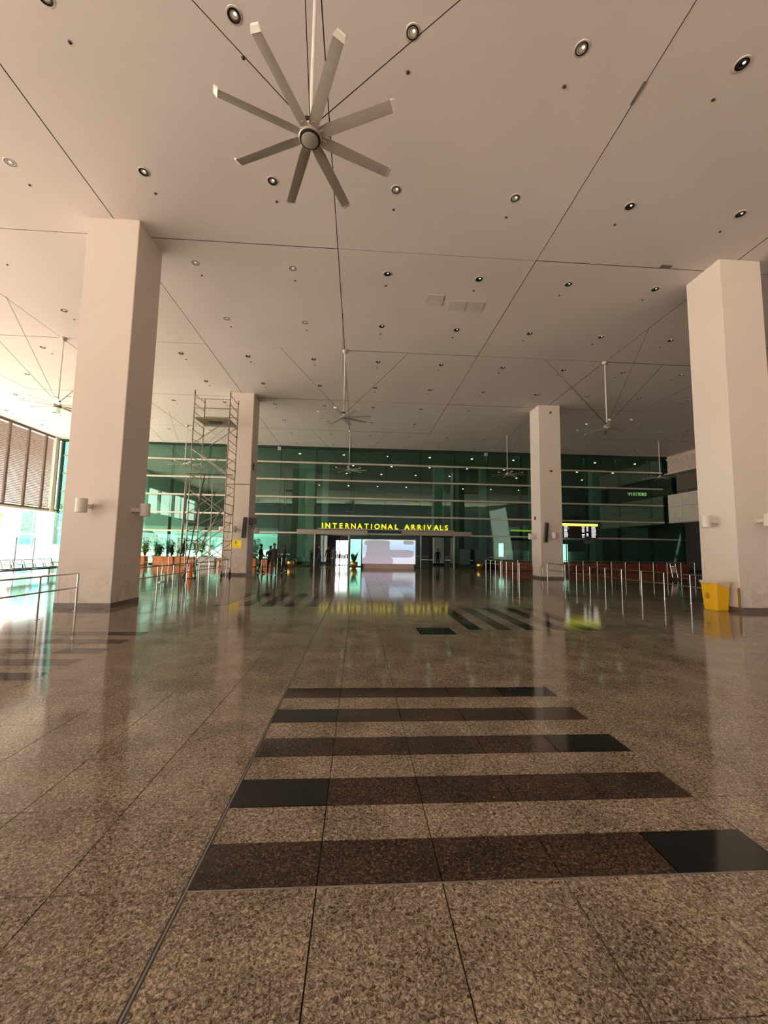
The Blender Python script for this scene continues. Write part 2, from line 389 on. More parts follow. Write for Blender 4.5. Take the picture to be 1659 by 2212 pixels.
# ------------------------------------------------------------------ columns
def column(x0, x1, y0, y1, lab):
    c = empty('square_column', ((x0 + x1) / 2, (y0 + y1) / 2, 0)); tag(c, lab, 'column', 'square ceiling columns')
    hx, hy = (x1 - x0) / 2, (y1 - y0) / 2
    m = MB(); ch = 0.012
    poly = [(-hx + ch, -hy), (hx - ch, -hy), (hx, -hy + ch), (hx, hy - ch), (hx - ch, hy), (-hx + ch, hy), (-hx, hy - ch), (-hx, -hy + ch)]
    m.prism(poly, 0, zc((x0 + x1) / 2, (y0 + y1) / 2) + 0.004); m.build('shaft', MT['column'], c)
    e = 0.012
    s = MB(); s.box(-hx - e, hx + e, -hy - e, -hy, 0, 0.12).box(-hx - e, hx + e, hy, hy + e, 0, 0.12).box(-hx - e, -hx, -hy, hy, 0, 0.12).box(hx, hx + e, -hy, hy, 0, 0.12)
    s.build('skirting', MT['skirt'], c)
    for sx in (-1, 1):
        for sy in (-1, 1):
            gq = MB(); X_, Y_ = sx * hx, sy * hy; t = 0.006; L = 0.07
            gq.box(min(X_ + sx * t, X_ - sx * L), max(X_ + sx * t, X_ - sx * L), min(Y_, Y_ + sy * t), max(Y_, Y_ + sy * t), 0.12, 0.98 if x0 < 0 else 0.66)
            gq.box(min(X_, X_ + sx * t), max(X_, X_ + sx * t), min(Y_ + sy * t, Y_ - sy * L), max(Y_ + sy * t, Y_ - sy * L), 0.12, 0.98 if x0 < 0 else 0.66)
            gq.build('corner_guard', MT['cream'] if x0 < 0 else MT['steel'], c)
    return c
column(-7.45, -6.12, 10.55, 11.82, 'massive square column nearest on the window side, behind the short handrail end')
column(10.62, 11.93, 10.63, 11.85, 'massive square column with the yellow bin beside it')
column(-7.42, -6.10, 22.6, 23.9, 'square column behind the scaffold tower, carrying a yellow notice')
column(10.62, 11.93, 22.75, 24.0, 'square column with slim tilted speaker, beside the flight information board')

def wall_lamp():
    r = empty('wall_lamp')
    c = MB().lathe([(0.105, -0.17), (0.125, -0.17), (0.125, 0.17), (0.105, 0.17), (0.105, 0.155), (0.0, 0.155)], (0, -0.34, 0), 24, cap0=False, cap1=False)
    c.lathe([(0.105, -0.17), (0.105, -0.155), (0.0, -0.155)], (0, -0.34, 0), 24, cap0=False, cap1=False)
    c.build('lamp_shade', MT['cream'], r, smooth=True)
    MB().box(-0.045, 0.045, -0.23, -0.03, -0.05, 0.05).build('arm', MT['cream'], r)
    MB().box(-0.065, 0.065, -0.03, 0, -0.075, 0.075).build('wall_plate', MT['cream'], r)
    return r
wl = wall_lamp(); first = True
def put_lamp(x, y, z, rz, lab):
    global first
    if first: wl.location = (x, y, z); wl.rotation_euler = (0, 0, rz); tag(wl, lab, 'wall lamp', 'cylinder lamps on the columns'); first = False; return wl
    o = dup(wl, (x, y, z), rz, lab, 'cylinder lamps on the columns'); return o
put_lamp(-6.78, 10.55, 2.52, 0, 'cream cylinder wall lamp on the lit face of the column behind the short handrail')
put_lamp(-6.12, 11.2, 2.52, PI / 2, 'cream cylinder wall lamp on the shaded face of the column behind the short handrail')
put_lamp(10.62, 11.22, 2.55, -PI / 2, 'white cylinder wall lamp directly above the yellow bin')
put_lamp(11.27, 10.63, 2.55, 0, 'cylinder wall lamp cut by the photo edge, past the yellow bin')
put_lamp(-6.76, 22.6, 2.50, 0, 'cylinder wall lamp above the yellow notice behind the scaffold')
put_lamp(-7.42, 23.25, 2.50, -PI / 2, 'cylinder wall lamp seen through the scaffold, left of the notice column')
put_lamp(-6.10, 23.25, 2.48, PI / 2, 'cylinder wall lamp under the dark red box')
put_lamp(11.27, 22.75, 2.50, 0, 'cylinder wall lamp beside the slim speaker, near the information board')
put_lamp(10.62, 23.4, 2.45, -PI / 2, 'cylinder wall lamp on the narrow lit face beside the slim speaker')

def speaker(p, tilt, rz, lab):
    r = empty('column_speaker', p, 0, lab, 'speaker', 'slim speakers on the far columns'); r.rotation_euler = (0.0, tilt, 0)
    m = MB().prism([(-0.09, -0.14), (0.09, -0.14), (0.10, -0.12), (0.10, 0), (-0.10, 0), (-0.10, -0.12)], -0.58, 0.58); m.build('speaker_body', MT['grey'], r)
    MB().box(-0.08, 0.08, -0.147, -0.14, -0.55, 0.55).build('grille', MT['dark'], r)
    MB().box(-0.03, 0.03, 0, 0.05, -0.2, 0.2).build('bracket', MT['dark'], r)
speaker((-6.27, 22.55, 2.6), math.radians(3), 0, 'slim grey speaker on the column behind the scaffold')
speaker((10.88, 22.70, 2.66), math.radians(5), 0, 'slim dark speaker tilting on the column near the information board')
# notice
nb = empty('warning_notice', (-6.72, 22.59, 1.70), 0, 'yellow warning notice with two black figures on the column', 'sign')
MB().box(-0.30, 0.30, -0.012, 0, -0.22, 0.22).build('plate', MT['sign_yellow'], nb)
fg = MB()
for k, (fx, fz, s) in enumerate(((-0.02, 0.06, 1.0), (0.05, 0.04, 0.8))):
    fg.lathe([(0.0, -0.004), (0.022 * s, -0.004), (0.022 * s, 0), (0.0, 0)], (fx, -0.013, fz + 0.10 * s), 10, 'Y')
    fg.box(fx - 0.018 * s, fx + 0.018 * s, -0.016, -0.012, fz, fz + 0.075 * s)
    fg.add([(fx - 0.016 * s, -0.015, fz), (fx - 0.002 * s, -0.015, fz), (fx - 0.03 * s, -0.015, fz - 0.09 * s), (fx - 0.042 * s, -0.015, fz - 0.09 * s)], [(0, 1, 2, 3)])
    fg.add([(fx + 0.002 * s, -0.015, fz), (fx + 0.016 * s, -0.015, fz), (fx + 0.035 * s, -0.015, fz - 0.09 * s), (fx + 0.022 * s, -0.015, fz - 0.09 * s)], [(0, 1, 2, 3)])
fg.build('pictogram', MT['dark'], nb)
MB().box(-0.2, 0.22, -0.015, -0.012, -0.11, -0.10).box(-0.2, 0.22, -0.015, -0.012, -0.16, -0.152).build('printed_line', MT['dark'], nb)
rb = empty('alarm_box', (-6.10, 23.0, 3.0), 0, 'dark red box on brackets above a cylinder lamp', 'alarm box')
MB().box(0.02, 0.30, -0.28, 0.28, -0.16, 0.16).build('case', MT['red'], rb); MB().box(0.0, 0.02, -0.2, 0.2, -0.2, 0.12).build('back_plate', MT['dark'], rb)
for q_ in (-0.1, 0.12): MB().tube((0.1, q_, -0.16), (0.1, q_, -0.42), 0.02).build('conduit', MT['grey'], rb)
for x, y, z, lab, g_ in ((11.31, 22.74, 9.86, 'small black camera high under the ceiling on the far column', 0), (11.30, 22.74, 6.31, 'small black box halfway up the far column', 0)):
    e = empty('surveillance_camera', (x, y, z), 0, lab, 'camera'); MB().box(-0.06, 0.06, -0.02, 0.01, -0.05, 0.05).build('mount', MT['white'] if z > 8 else MT['dark'], e)
    MB().lathe([(0.0, -0.12), (0.04, -0.12), (0.045, 0.0), (0.0, 0.0)], (0, -0.02, 0), 12, 'Y').build('camera_body', MT['dark'], e)
e = empty('wall_bracket', (-6.10, 23.0, 6.1), 0, 'small black bracket on the shaded side of the scaffold column', 'bracket'); MB().box(0, 0.05, -0.05, 0.05, -0.2, 0.2).box(0.05, 0.1, -0.03, 0.03, 0.05, 0.12).build('bracket_plate', MT['dark'], e)
for x, lab in ((-6.85, 'white box camera hanging under the ceiling edge beside the scaffold column'), (11.0, 'white box camera hanging under the ceiling edge near the tilted speaker column')):
    e = empty('ceiling_camera', (x, 33.9, zc(x, 33.9)), 0, lab, 'camera'); MB().box(-0.11, 0.11, -0.13, 0.13, -0.42, -0.18).build('housing', MT['white'], e)
    MB().tube((0, 0, 0), (0, 0, -0.18), 0.02).build('drop_rod', MT['dark'], e); MB().lathe([(0, -0.02), (0.05, -0.02), (0.05, 0), (0, 0)], (0, -0.13, -0.30), 12, 'Y').build('lens', MT['dark'], e)
e = empty('wall_socket', (10.615, 23.45, 3.55), 0, 'dark torn mark plate on the narrow lit face of far column', 'plate'); MB().box(-0.02, 0.0, -0.09, 0.09, -0.1, 0.1).build('plate', MT['dark'], e)

# ------------------------------------------------------------------ downlights
LX_, LY_ = 0.7385, 3.0523
def downlight_meshes():
    ring = MB().lathe([(0.100, 0.004), (0.132, 0.004), (0.136, -0.004), (0.130, -0.012), (0.108, -0.014), (0.100, -0.006), (0.100, 0.004)], (0, 0, 0), 28, cap0=False, cap1=False).mesh('trim_ring', MT['ring'], True)
    can = MB().lathe([(0.108, -0.011), (0.098, -0.002), (0.070, 0.0015), (0.0, 0.003)], (0, 0, -0.004), 24, cap0=False, cap1=False).mesh('reflector', MT['can'], True)
    bulb = MB().lathe([(0.027, 0.0), (0.024, -0.006), (0.014, -0.009), (0.0, -0.010)], (0.02, -0.02, -0.003), 20, cap0=False, cap1=False)
    return ring, can, bulb.mesh('lamp', MT['bulb'], True), MB().lathe([(0.062, 0), (0.070, 0), (0.070, -0.008), (0.062, -0.010)], (0.0, -0.004, -0.004), 20, cap0=False, cap1=False).mesh('inner_ring', MT['can_ring'], True)
RING, CAN, BULB, INNER = downlight_meshes()
DOT = MB().lathe([(0.045, 0.003), (0.045, -0.006), (0.036, -0.008), (0.03, -0.008)], (0, 0, 0), 16, cap0=False, cap1=False).mesh('collar', MT['ring'], True)
DOTC = MB().lathe([(0.032, -0.008), (0.024, -0.022), (0.010, -0.03), (0, -0.03)], (0, 0, 0), 16, cap0=False, cap1=False).mesh('nozzle', MT['dark'], True)
lights = []; dots = []
def frame_px(p):
    d = R.transposed() @ (Vector(p) - Vector((0, 0, H)))
    return (829.5 + F_PX * d.x / d.y, 1106 - F_PX * d.z / d.y) if d.y > 0.1 else None
for j in range(0, 11):
    for i in range(-8, 10):
        x, y = LX_ + 3.0 * i, LY_ + 3.0133 * j
        if not (LX + 0.3 < x < 29): continue
        p = frame_px((x, y, zc(x, y)))
        if p and -25 < p[0] < 1690 and -25 < p[1] < 2212:
            o = empty('downlight', (x, y, zc(x, y)), 0, None, 'ceiling light', 'round recessed downlights'); o['label'] = 'x'; lights.append((j, i, p[0], o))
            for nm, me in (('trim_ring', RING), ('reflector', CAN), ('inner_ring', INNER), ('lamp', BULB)): link(nm, me, o)
        p = frame_px((x - 0.02, y + 0.58, zc(x, y)))
        if p and -5 < p[0] < 1664 and -5 < p[1] < 2212 and y + 0.6 < WY - 0.2:
            o = empty('sprinkler_head', (x - 0.015, y + 0.58, zc(x, y + 0.58)), 0, None, 'sprinkler', 'small dark sprinkler heads'); o['label'] = 'x'; dots.append((j, i, p[0], o))
            link('collar', DOT, o); link('nozzle', DOTC, o)

# ------------------------------------------------------------------ fans
def make_fan():
    r = empty('ceiling_fan')
    # origin: hub centre; ceiling plate about 3.0 above
    hub = MB().lathe([(0.0, 0.16), (0.06, 0.16), (0.06, 0.12), (0.125, 0.11), (0.14, 0.07), (0.14, 0.0), (0.125, -0.015)], (0, 0, 0), 32, cap1=False); hub.build('motor_housing', MT['fan_tip'], r, smooth=True)
    MB().lathe([(0.145, 0.04), (0.155, 0.03), (0.155, -0.02), (0.145, -0.03)], (0, 0, 0), 32, cap0=False, cap1=False).build('hub_ring', MT['fan'], r, smooth=True)
    MB().lathe([(0.140, -0.012), (0.140, -0.045), (0.118, -0.05)], (0, 0, 0), 32, cap1=True).build('seal_ring', MT['dark'], r, smooth=True)
    MB().lathe([(0.116, -0.047), (0.116, -0.058), (0.105, -0.064), (0.0, -0.068)], (0, 0, 0), 32, cap1=False).build('hub_cap', MT['fan'], r, smooth=True)
    bl = MB(); prof = []
    nseg = 6; L0, L1 = 0.13, 1.19; cw = 0.078; pitch = math.radians(-14)
    rings = []
    for k in range(nseg + 1):
        x = L0 + (L1 - L0) * k / nseg; w = cw * (1.0 - 0.12 * k / nseg) * (0.8 if k == 0 else 1)
        sec = [(-w, 0.0), (-w * 0.5, 0.012), (w * 0.1, 0.016), (w * 0.7, 0.010), (w, 0.0), (w * 0.5, -0.004), (-w * 0.3, -0.004)]
        rings.append([(x, a * math.cos(pitch) - b * math.sin(pitch), a * math.sin(pitch) + b * math.cos(pitch)) for a, b in sec])
    n = 7; vs = [v for rg in rings for v in rg]
    bl.add(vs, [(k * n + i, k * n + (i + 1) % n, (k + 1) * n + (i + 1) % n, (k + 1) * n + i) for k in range(nseg) for i in range(n)] + [tuple(range(n)), tuple(nseg * n + i for i in range(n))])
    blade = bl.mesh('blade', MT['fan'], True)
    tp = MB(); w = cw * 0.93
    def rt(x, a, b): return (x, a * math.cos(pitch) - b * math.sin(pitch), a * math.sin(pitch) + b * math.cos(pitch))
    tp.add([rt(L1, -w, -0.008), rt(L1, w, -0.008), rt(L1, w, 0.02), rt(L1, -w, 0.02), rt(L1 + 0.05, -w * 0.7, 0.02), rt(L1 + 0.045, w * 0.8, 0.02), rt(L1 + 0.05, w * 0.75, 0.045), rt(L1 + 0.055, -w * 0.6, 0.045)],
           [(0, 1, 2, 3), (4, 5, 6, 7), (0, 1, 5, 4), (1, 2, 6, 5), (2, 3, 7, 6), (3, 0, 4, 7)])
    tip = tp.mesh('winglet', MT['fan_tip'])
    root = MB().box(0.11, 0.22, -0.03, 0.03, -0.012, 0.012).mesh('blade_root', MT['fan'])
    for k in range(8):
        a = math.radians(22 + 45 * k)
        b = link('blade', blade, r, (0, 0, 0.01), (0, 0, a)); t = link('winglet', tip, b); link('blade_bracket', root, b)
    return r
FANS = [(-0.79, 5.12, 7.25, 'large eight bladed ceiling fan, the nearest, high over the striped floor lane'),
        (-0.77, 17.22, 7.27, 'eight bladed ceiling fan, second in line behind the nearest fan'),
        (-0.78, 29.2, 7.27, 'distant eight bladed ceiling fan above the glowing entrance lettering'),
        (11.24, 17.22, 7.24, 'eight bladed ceiling fan between the bin column and the tilted speaker column'),
        (-12.72, 17.2, 7.3, 'eight bladed ceiling fan by the louvres, half hidden by the near column'),
        (11.12, 29.2, 7.28, 'distant eight bladed ceiling fan beside the tilted speaker column'),
        (23.2, 29.2, 7.4, 'distant eight bladed ceiling fan near the raised walkway'),
        (-12.5, 29.1, 7.32, 'distant eight bladed ceiling fan left of the scaffold tower')]
fan0 = make_fan()
def hang(f, x, y, z, rz):
    zt = zc(x, y)
    h = zt - z
    MB().tube((0, 0, 0.15), (0, 0, h - 0.10), 0.026, 12).build('down_rod', MT['fan_tip'], f, smooth=True).rotation_euler = (0, 0, -rz)
    MB().lathe([(0.04, h - 0.14), (0.10, h - 0.10), (0.13, h), (0.0, h)], (0, 0, 0), 20, cap0=False, cap1=False).build('ceiling_plate', MT['fan'], f, smooth=True)
    MB().cbox((0, 0, 0.22), (0.14, 0.14, 0.05)).build('wire_clamp', MT['dark'], f).rotation_euler = (0, 0, -rz)
    for dx, dy in ((2.83, 0), (-2.83, 0), (0, 2.83), (0, -2.83)):
        L = 2.83
        w = MB().tube((dx / L * 0.08, dy / L * 0.08, 0.22), (dx, dy, zc(x + dx, y + dy) - z), 0.0065, 5); w.build('guy_wire', MT['wire'], f).rotation_euler = (0, 0, -rz)
rots = [0, 0.15, 0.35, -0.1, 0.2, 0.3, 0.0, 0.25]
fans = []
for k, (x, y, z, lab) in enumerate(FANS):
    if k == 0: f = fan0; f.location = (x, y, z); tag(f, lab, 'fan', 'large ceiling fans')
    else: f = dup(fan0, (x, y, z), rots[k], lab, 'large ceiling fans')
    fans.append(f)
for f, (x, y, z, lab), rz in zip(fans, FANS, rots): hang(f, x, y, z, rz)

# ------------------------------------------------------------------ glass wall
gw = struct('window_1', MB().box(LX, 31, WY + 0.06, WY + 0.16, 10.0, 10.2).box(LX, -3.7, WY - 0.03, WY + 0.12, 0, 0.10).box(-0.7, 5.3, WY - 0.03, WY + 0.12, 0, 0.08).box(8.25, 31, WY - 0.03, WY + 0.12, 0, 0.10), MT['mullion'])
mxs = [-0.72 + 3.0 * k for k in range(-8, 11)]
zr = [0.09, 2.79, 4.30, 5.81, 7.31, 8.79, 10.02]
RAILZ = [2.79, 4.30, 5.81, 7.31, 8.79]
for k, (xa, xb) in enumerate(zip(mxs, mxs[1:])):
    for za, zb in zip(zr, zr[1:]):
        if za < 1 and (abs(xa + 3.72) < 0.1 or abs(xa - 5.28) < 0.1): continue
        w = (xb - xa) / 2 - 0.012
        link('pane', MB().box(-w, w, 0, 0.012, 0.008, zb - za - 0.008).mesh('pane', MT['glass']), gw, ((xa + xb) / 2, WY, za), (random.uniform(-0.0012, 0.0012), 0, random.uniform(-0.0012, 0.0012)))
for x in mxs:
    MB().box(x - 0.06, x + 0.06, WY + 0.04, WY + 0.36, 0.0, 10.1).build('mullion', MT['mullion'], gw)
    for z in RAILZ: MB().box(x - 0.03, x + 0.03, WY - 0.08, WY, z - 0.025, z + 0.025).build('rail_bracket', MT['rail_metal'], gw)
for z in RAILZ:
    if z > 3:
        MB().box(LX + 0.3, 27.3, WY - 0.17, WY - 0.06, z - 0.065, z + 0.065).build('transom_rail', MT['rail_metal'], gw)
    else:
        for a, b in ((LX + 0.3, -5.15), (0.8, 3.65), (9.72, 28.5)): MB().box(a, b, WY - 0.17, WY - 0.06, z - 0.065, z + 0.065).build('transom_rail', MT['rail_metal'], gw)
# entrance doors: white posts, leaves slid open, header
for dn, (xa, xb) in (('door_1', (-3.66, -0.80)), ('door_2', (5.34, 8.20))):
    d = struct(dn, MB().box(xa - 0.05, xa + 0.05, WY - 0.25, WY - 0.10, 0, 2.70).box(xb - 0.05, xb + 0.05, WY - 0.25, WY - 0.10, 0, 2.70), MT['white'])
    for s, x in ((1, xa), (-1, xb)):
        MB().box(min(x, x + s * 0.75), max(x, x + s * 0.75), WY + 0.02, WY + 0.04, 0.05, 2.55).build('sliding_leaf', MT['clear'], d)
        MB().box(x + s * 0.72, x + s * 0.78, WY, WY + 0.06, 0.02, 2.6).build('leaf_stile', MT['mullion'], d)
    MB().box(xa, xb, WY - 0.05, WY + 0.15, 2.60, 2.75).build('door_header', MT['mullion'], d)
for x0_, x1_, z0, z1, lab in ((-5.12, 0.76, 2.68, 3.07, 'long pale fascia canopy over the doorway where guards stand'), (3.68, 9.66, 2.73, 3.09, 'long pale fascia canopy over the doorway beside the video screen')):
    e = empty('door_canopy', ((x0_ + x1_) / 2, 33.9, z0), 0, lab, 'canopy', 'door canopies'); L = (x1_ - x0_) / 2; h = z1 - z0
    MB().box(-L, 0.3 * L, -0.2, 0.30, 0, h).build('fascia_panel', MT['fascia'], e); MB().box(0.3 * L + 0.012, L, -0.2, 0.30, 0, h).build('fascia_panel', MT['fascia'], e)
    MB().lathe([(0.05, 0), (0.045, -0.05), (0, -0.06)], (0.25 * L, -0.12, 0), 12).build('door_sensor', MT['dark'], e)
    MB().box(-L, L, -0.16, 0.3, h, h + 0.03).build('top_flashing', MT['mullion'], e)
led = empty('ledge', (2.2, 33.75, 3.15), 0, 'thin dark ledge carrying the glowing entrance letters', 'ledge'); MB().box(-5.6, 5.9, -0.10, 0.4, -0.02, 0.03).build('ledge_plate', MT['mullion'], led); MB().box(-5.6, 5.9, -0.12, -0.10, -0.03, 0.04).build('ledge_edge', MT['rail_metal'], led)

# lettering
sg = empty('entrance_sign', (0, 33.7, 3.19), 0, 'glowing yellow lettering INTERNATIONAL ARRIVALS above the doors', 'sign')
LET = list(zip('INTERNATIONALARRIVALS', (696.6, 707.8, 722.6, 735.9, 748.8, 762.5, 776.4, 790.5, 801.5, 813.4, 827.9, 841.9, 855.1, 878.1, 891.4, 904.7, 915.8, 926.4, 941.8, 952.8, 964.2)))
lm = {}
dg = None
def text_mesh(ch, size, ext, off=0.0):
    c = bpy.data.curves.new('letter', 'FONT'); c.body = ch; c.size = size; c.extrude = ext; c.offset = off; c.align_x = 'CENTER'; c.resolution_u = 4
    o = bpy.data.objects.new('tmp', c); COL.objects.link(o)
    d = bpy.context.evaluated_depsgraph_get(); me = bpy.data.meshes.new_from_object(o.evaluated_get(d)); bpy.data.objects.remove(o); return me
for ch, px_ in LET:
    if ch not in lm: me = text_mesh(ch, 0.60, 0.03, 0.006); me.materials.clear(); me.materials.append(MT['letter']); lm[ch] = me
    x = -3.1 + (px_ - 694.4) / (967.5 - 694.4) * 10.70
    link('letter', lm[ch], sg, (x, 0, 0.03), (PI / 2, 0, 0))

# video screen
def screen_mat():
    m, t, b = nodes('video_picture')
    tc = N(t, 'ShaderNodeTexCoord'); s = N(t, 'ShaderNodeSeparateXYZ'); t.links.new(tc.outputs['Generated'], s.inputs[0])
    def math_(op, a, bb=0.0, c=None):
        n = N(t, 'ShaderNodeMath', operation=op)
        for k, v in enumerate((a, bb) if c is None else (a, bb, c)):
            if isinstance(v, (int, float)): n.inputs[k].default_value = v
            else: t.links.new(v, n.inputs[k])
        return n.outputs[0]
    X, Z = s.outputs[0], s.outputs[2]
    bg = ramp(t, Z, [(0.0, (0.85, 0.78, 0.86)), (0.35, (0.80, 0.88, 1.0)), (0.6, (0.52, 0.76, 1.0)), (1.0, (0.80, 0.92, 1.0))])
    def blob(cx, cz, rx, rz):
        dx = math_('DIVIDE', math_('SUBTRACT', X, cx), rx); dz = math_('DIVIDE', math_('SUBTRACT', Z, cz), rz)
        return math_('ADD', math_('POWER', math_('ABSOLUTE', dx), 4.0), math_('POWER', math_('ABSOLUTE', dz), 4.0))
    ms = None
    for bb in ((0.28, 0.86, 0.24, 0.12), (0.30, 0.62, 0.22, 0.20), (0.30, 0.35, 0.24, 0.22), (0.29, 0.12, 0.29, 0.17), (0.70, 0.43, 0.27, 0.16), (0.87, 0.9, 0.10, 0.085)):
        v = math_('LESS_THAN', blob(*bb), 1.0); ms = v if ms is None else math_('MAXIMUM', ms, v)
    bc = ramp(t, Z, [(0.05, (0.50, 0.42, 0.50)), (0.45, (0.44, 0.40, 0.45)), (0.9, (0.38, 0.38, 0.40))])
    mi = N(t, 'ShaderNodeMix', data_type='RGBA'); t.links.new(ms, mi.inputs[0]); t.links.new(bg, mi.inputs[6]); t.links.new(bc, mi.inputs[7])
    b.inputs['Base Color'].default_value = (0.02, 0.02, 0.02, 1); b.inputs['Roughness'].default_value = 0.3
    t.links.new(mi.outputs[2], b.inputs['Emission Color']); b.inputs['Emission Strength'].default_value = 0.5
    return m
ls = empty('video_screen', (2.48, 32.3, 0), 0, 'wide bright video screen on a pink plinth between the two doorways', 'screen')
MB().box(-2.14, 2.14, -0.005, 0.0, 0.36, 2.28).build('display', screen_mat(), ls)
MB().box(-2.19, 2.19, 0.0, 0.16, 0.33, 2.33).build('housing', MT['grey'], ls)
MB().box(-2.19, 2.19, -0.012, 0.0, 2.28, 2.33).box(-2.19, -2.14, -0.012, 0, 0.33, 2.33).box(2.14, 2.19, -0.012, 0, 0.33, 2.33).box(-2.19, 2.19, -0.012, 0, 0.33, 0.36).build('bezel', MT['white'], ls)
MB().box(-2.03, 2.03, -0.06, 0.40, 0, 0.33).build('plinth', MT['pink'], ls)

# flight board
fb = empty('flight_board', (16.6, 29.0, 0), 0, 'flight information board with glowing yellow header beside the far column', 'information board')
MB().box(-1.33, 1.33, 0.0, 0.14, 2.58, 3.50).build('board_face', MT['board'], fb)
MB().box(-1.33, 1.33, -0.03, 0.14, 3.51, 3.68).build('header', MT['bright_yellow'], fb)
for x in (-1.1, 1.1): MB().tube((x, 0.07, 0), (x, 0.07, 2.58), 0.03, 8).build('post', MT['mullion'], fb)
for x in (-1.1, 1.1): MB().box(x - 0.2, x + 0.2, -0.15, 0.3, 0, 0.02).build('foot_plate', MT['mullion'], fb)
rowsm = MB()
for rr in range(9):
    z = 3.44 - rr * 0.095
    for xa, xb, pr in ((-1.28, -0.98, 1), (-0.95, -0.88, 0.2), (0.10, 0.33, 0.9), (0.45, 0.62, 0.5 if rr > 2 else 1), (0.84, 1.22, 0.9)):
        if random.random() < pr: rowsm.box(xa, xa + (xb - xa) * random.uniform(0.75, 1), -0.006, 0, z - 0.025, z + 0.018)
o = rowsm.build('lit_row', MT['text_white'], fb); o['kind'] = 'stuff'
MB().box(0.35, 0.75, -0.05, 0.2, 2.20, 2.42).tube((0.55, 0.07, 2.42), (0.55, 0.07, 2.58), 0.02).build('projector', MT['interior'], fb)

# visitors sign inside
vs_ = empty('visitors_sign', (26.4, 36.2, 6.98), 0, 'dim glowing word VISITORS behind the upper glass', 'sign')
for k, ch in enumerate('VISITORS'):
    if ('v', ch) not in lm: me = text_mesh(ch, 0.42, 0.02, 0.003); me.materials.clear(); me.materials.append(MT['amber']); lm[('v', ch)] = me
    link('letter', lm[('v', ch)], vs_, (-0.85 + k * 0.235, -0.06, 0), (PI / 2, 0, 0))
MB().box(-1.0, 1.0, 0, 0.08, -0.08, 0.42).build('backing_board', MT['mullion'], vs_)
for x in (-0.8, 0.8): MB().tube((x, 0.04, 0.42), (x, 0.04, 3.14), 0.02).build('hanger', MT['mullion'], vs_)

# ------------------------------------------------------------------ interior beyond the glass
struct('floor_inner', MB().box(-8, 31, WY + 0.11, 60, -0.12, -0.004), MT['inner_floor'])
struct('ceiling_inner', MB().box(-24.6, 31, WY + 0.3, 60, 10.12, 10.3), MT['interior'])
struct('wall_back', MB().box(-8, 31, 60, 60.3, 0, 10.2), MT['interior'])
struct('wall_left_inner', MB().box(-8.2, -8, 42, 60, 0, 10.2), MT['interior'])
struct('wall_right', MB().box(31, 31.3, -29.9, 60, 0, 10.6), MT['cladding'])  # unseen wall, run far back and kept dark to cut light from the right
for k, (z0, z1, y0) in enumerate(((6.6, 7.5, 50),)):
    struct('trim_3', MB().box(10, 30.9, y0, y0 + 8, z0, z1), MT['mid_wall'])
bk = struct('trim_4', MB().box(17.5, 30.9, 41, 49, 3.05, 4.25), MT['inner_white'])
for x in (18.6, 20.4, 23.0, 25.6, 28.2): MB().lathe([(0, -0.04), (0.16, -0.04), (0.18, 0)], (x, 41, 3.6), 16, 'Y', cap1=False).build('air_nozzle', MT['dark'], bk)
for k in range(4): MB().box(17.5 + 3.35 * k - 0.012, 17.5 + 3.35 * k + 0.012, 40.985, 41, 3.05, 4.25).build('panel_joint', MT['dark'], bk)
struct('trim_5', MB().box(17.5, 30.9, 49.5, 50, 0.0, 1.6), MT['inner_white'])
# building volume over the outdoor garden, left of the hall
struct('wall_left_upper', MB().box(-24.6, -8.2, 39.5, 60, 3.4, 10.2), MT['interior'])
for x, w, lab in ((-5.2, 0.75, 'inner white column behind the guards'), (-3.36, 0.3, 'slim inner column beside the doorway post'), (8.05, 0.5, 'inner white column behind the second doorway'), (9.7, 0.35, 'slim inner column behind the door jamb'), (12.6, 0.3, 'slim inner column beyond the gold bowl'), (18.0, 0.45, 'inner column behind the information board'), (24.5, 0.45, 'inner column beneath the visitors word')):
    e = empty('inner_column', (x, 40, 0), 0, lab, 'column', 'columns inside the hall'); MB().box(-w, w, -0.4, 0.4, 0, 10.12).build('shaft', MT['inner_white'], e)
    MB().box(-w - 0.03, w + 0.03, -0.43, 0.43, 0, 0.2).build('skirting', MT['mullion'], e)
il = []
for a in range(9):
    for b_ in range(5):
        x, y = -5.5 + a * 4.0 + 0.8 * (b_ % 2), 36.5 + b_ * 4.6
        o = empty('inner_downlight', (x, y, 10.12), 0, 'tiny bright downlight inside the dark hall behind glass', 'ceiling light', 'inner hall downlights')
        link('lamp', lm.setdefault('il', MB().lathe([(0.09, 0), (0.08, -0.03), (0, -0.04)], (0, 0, 0), 10, cap1=False).mesh('lamp', MT['lamp_on'])), o)
        link('trim_ring', lm.setdefault('ir', MB().lathe([(0.12, 0), (0.12, -0.01), (0.09, -0.012)], (0, 0, 0), 12, cap0=False, cap1=False).mesh('trim_ring', MT['ring'])), o)
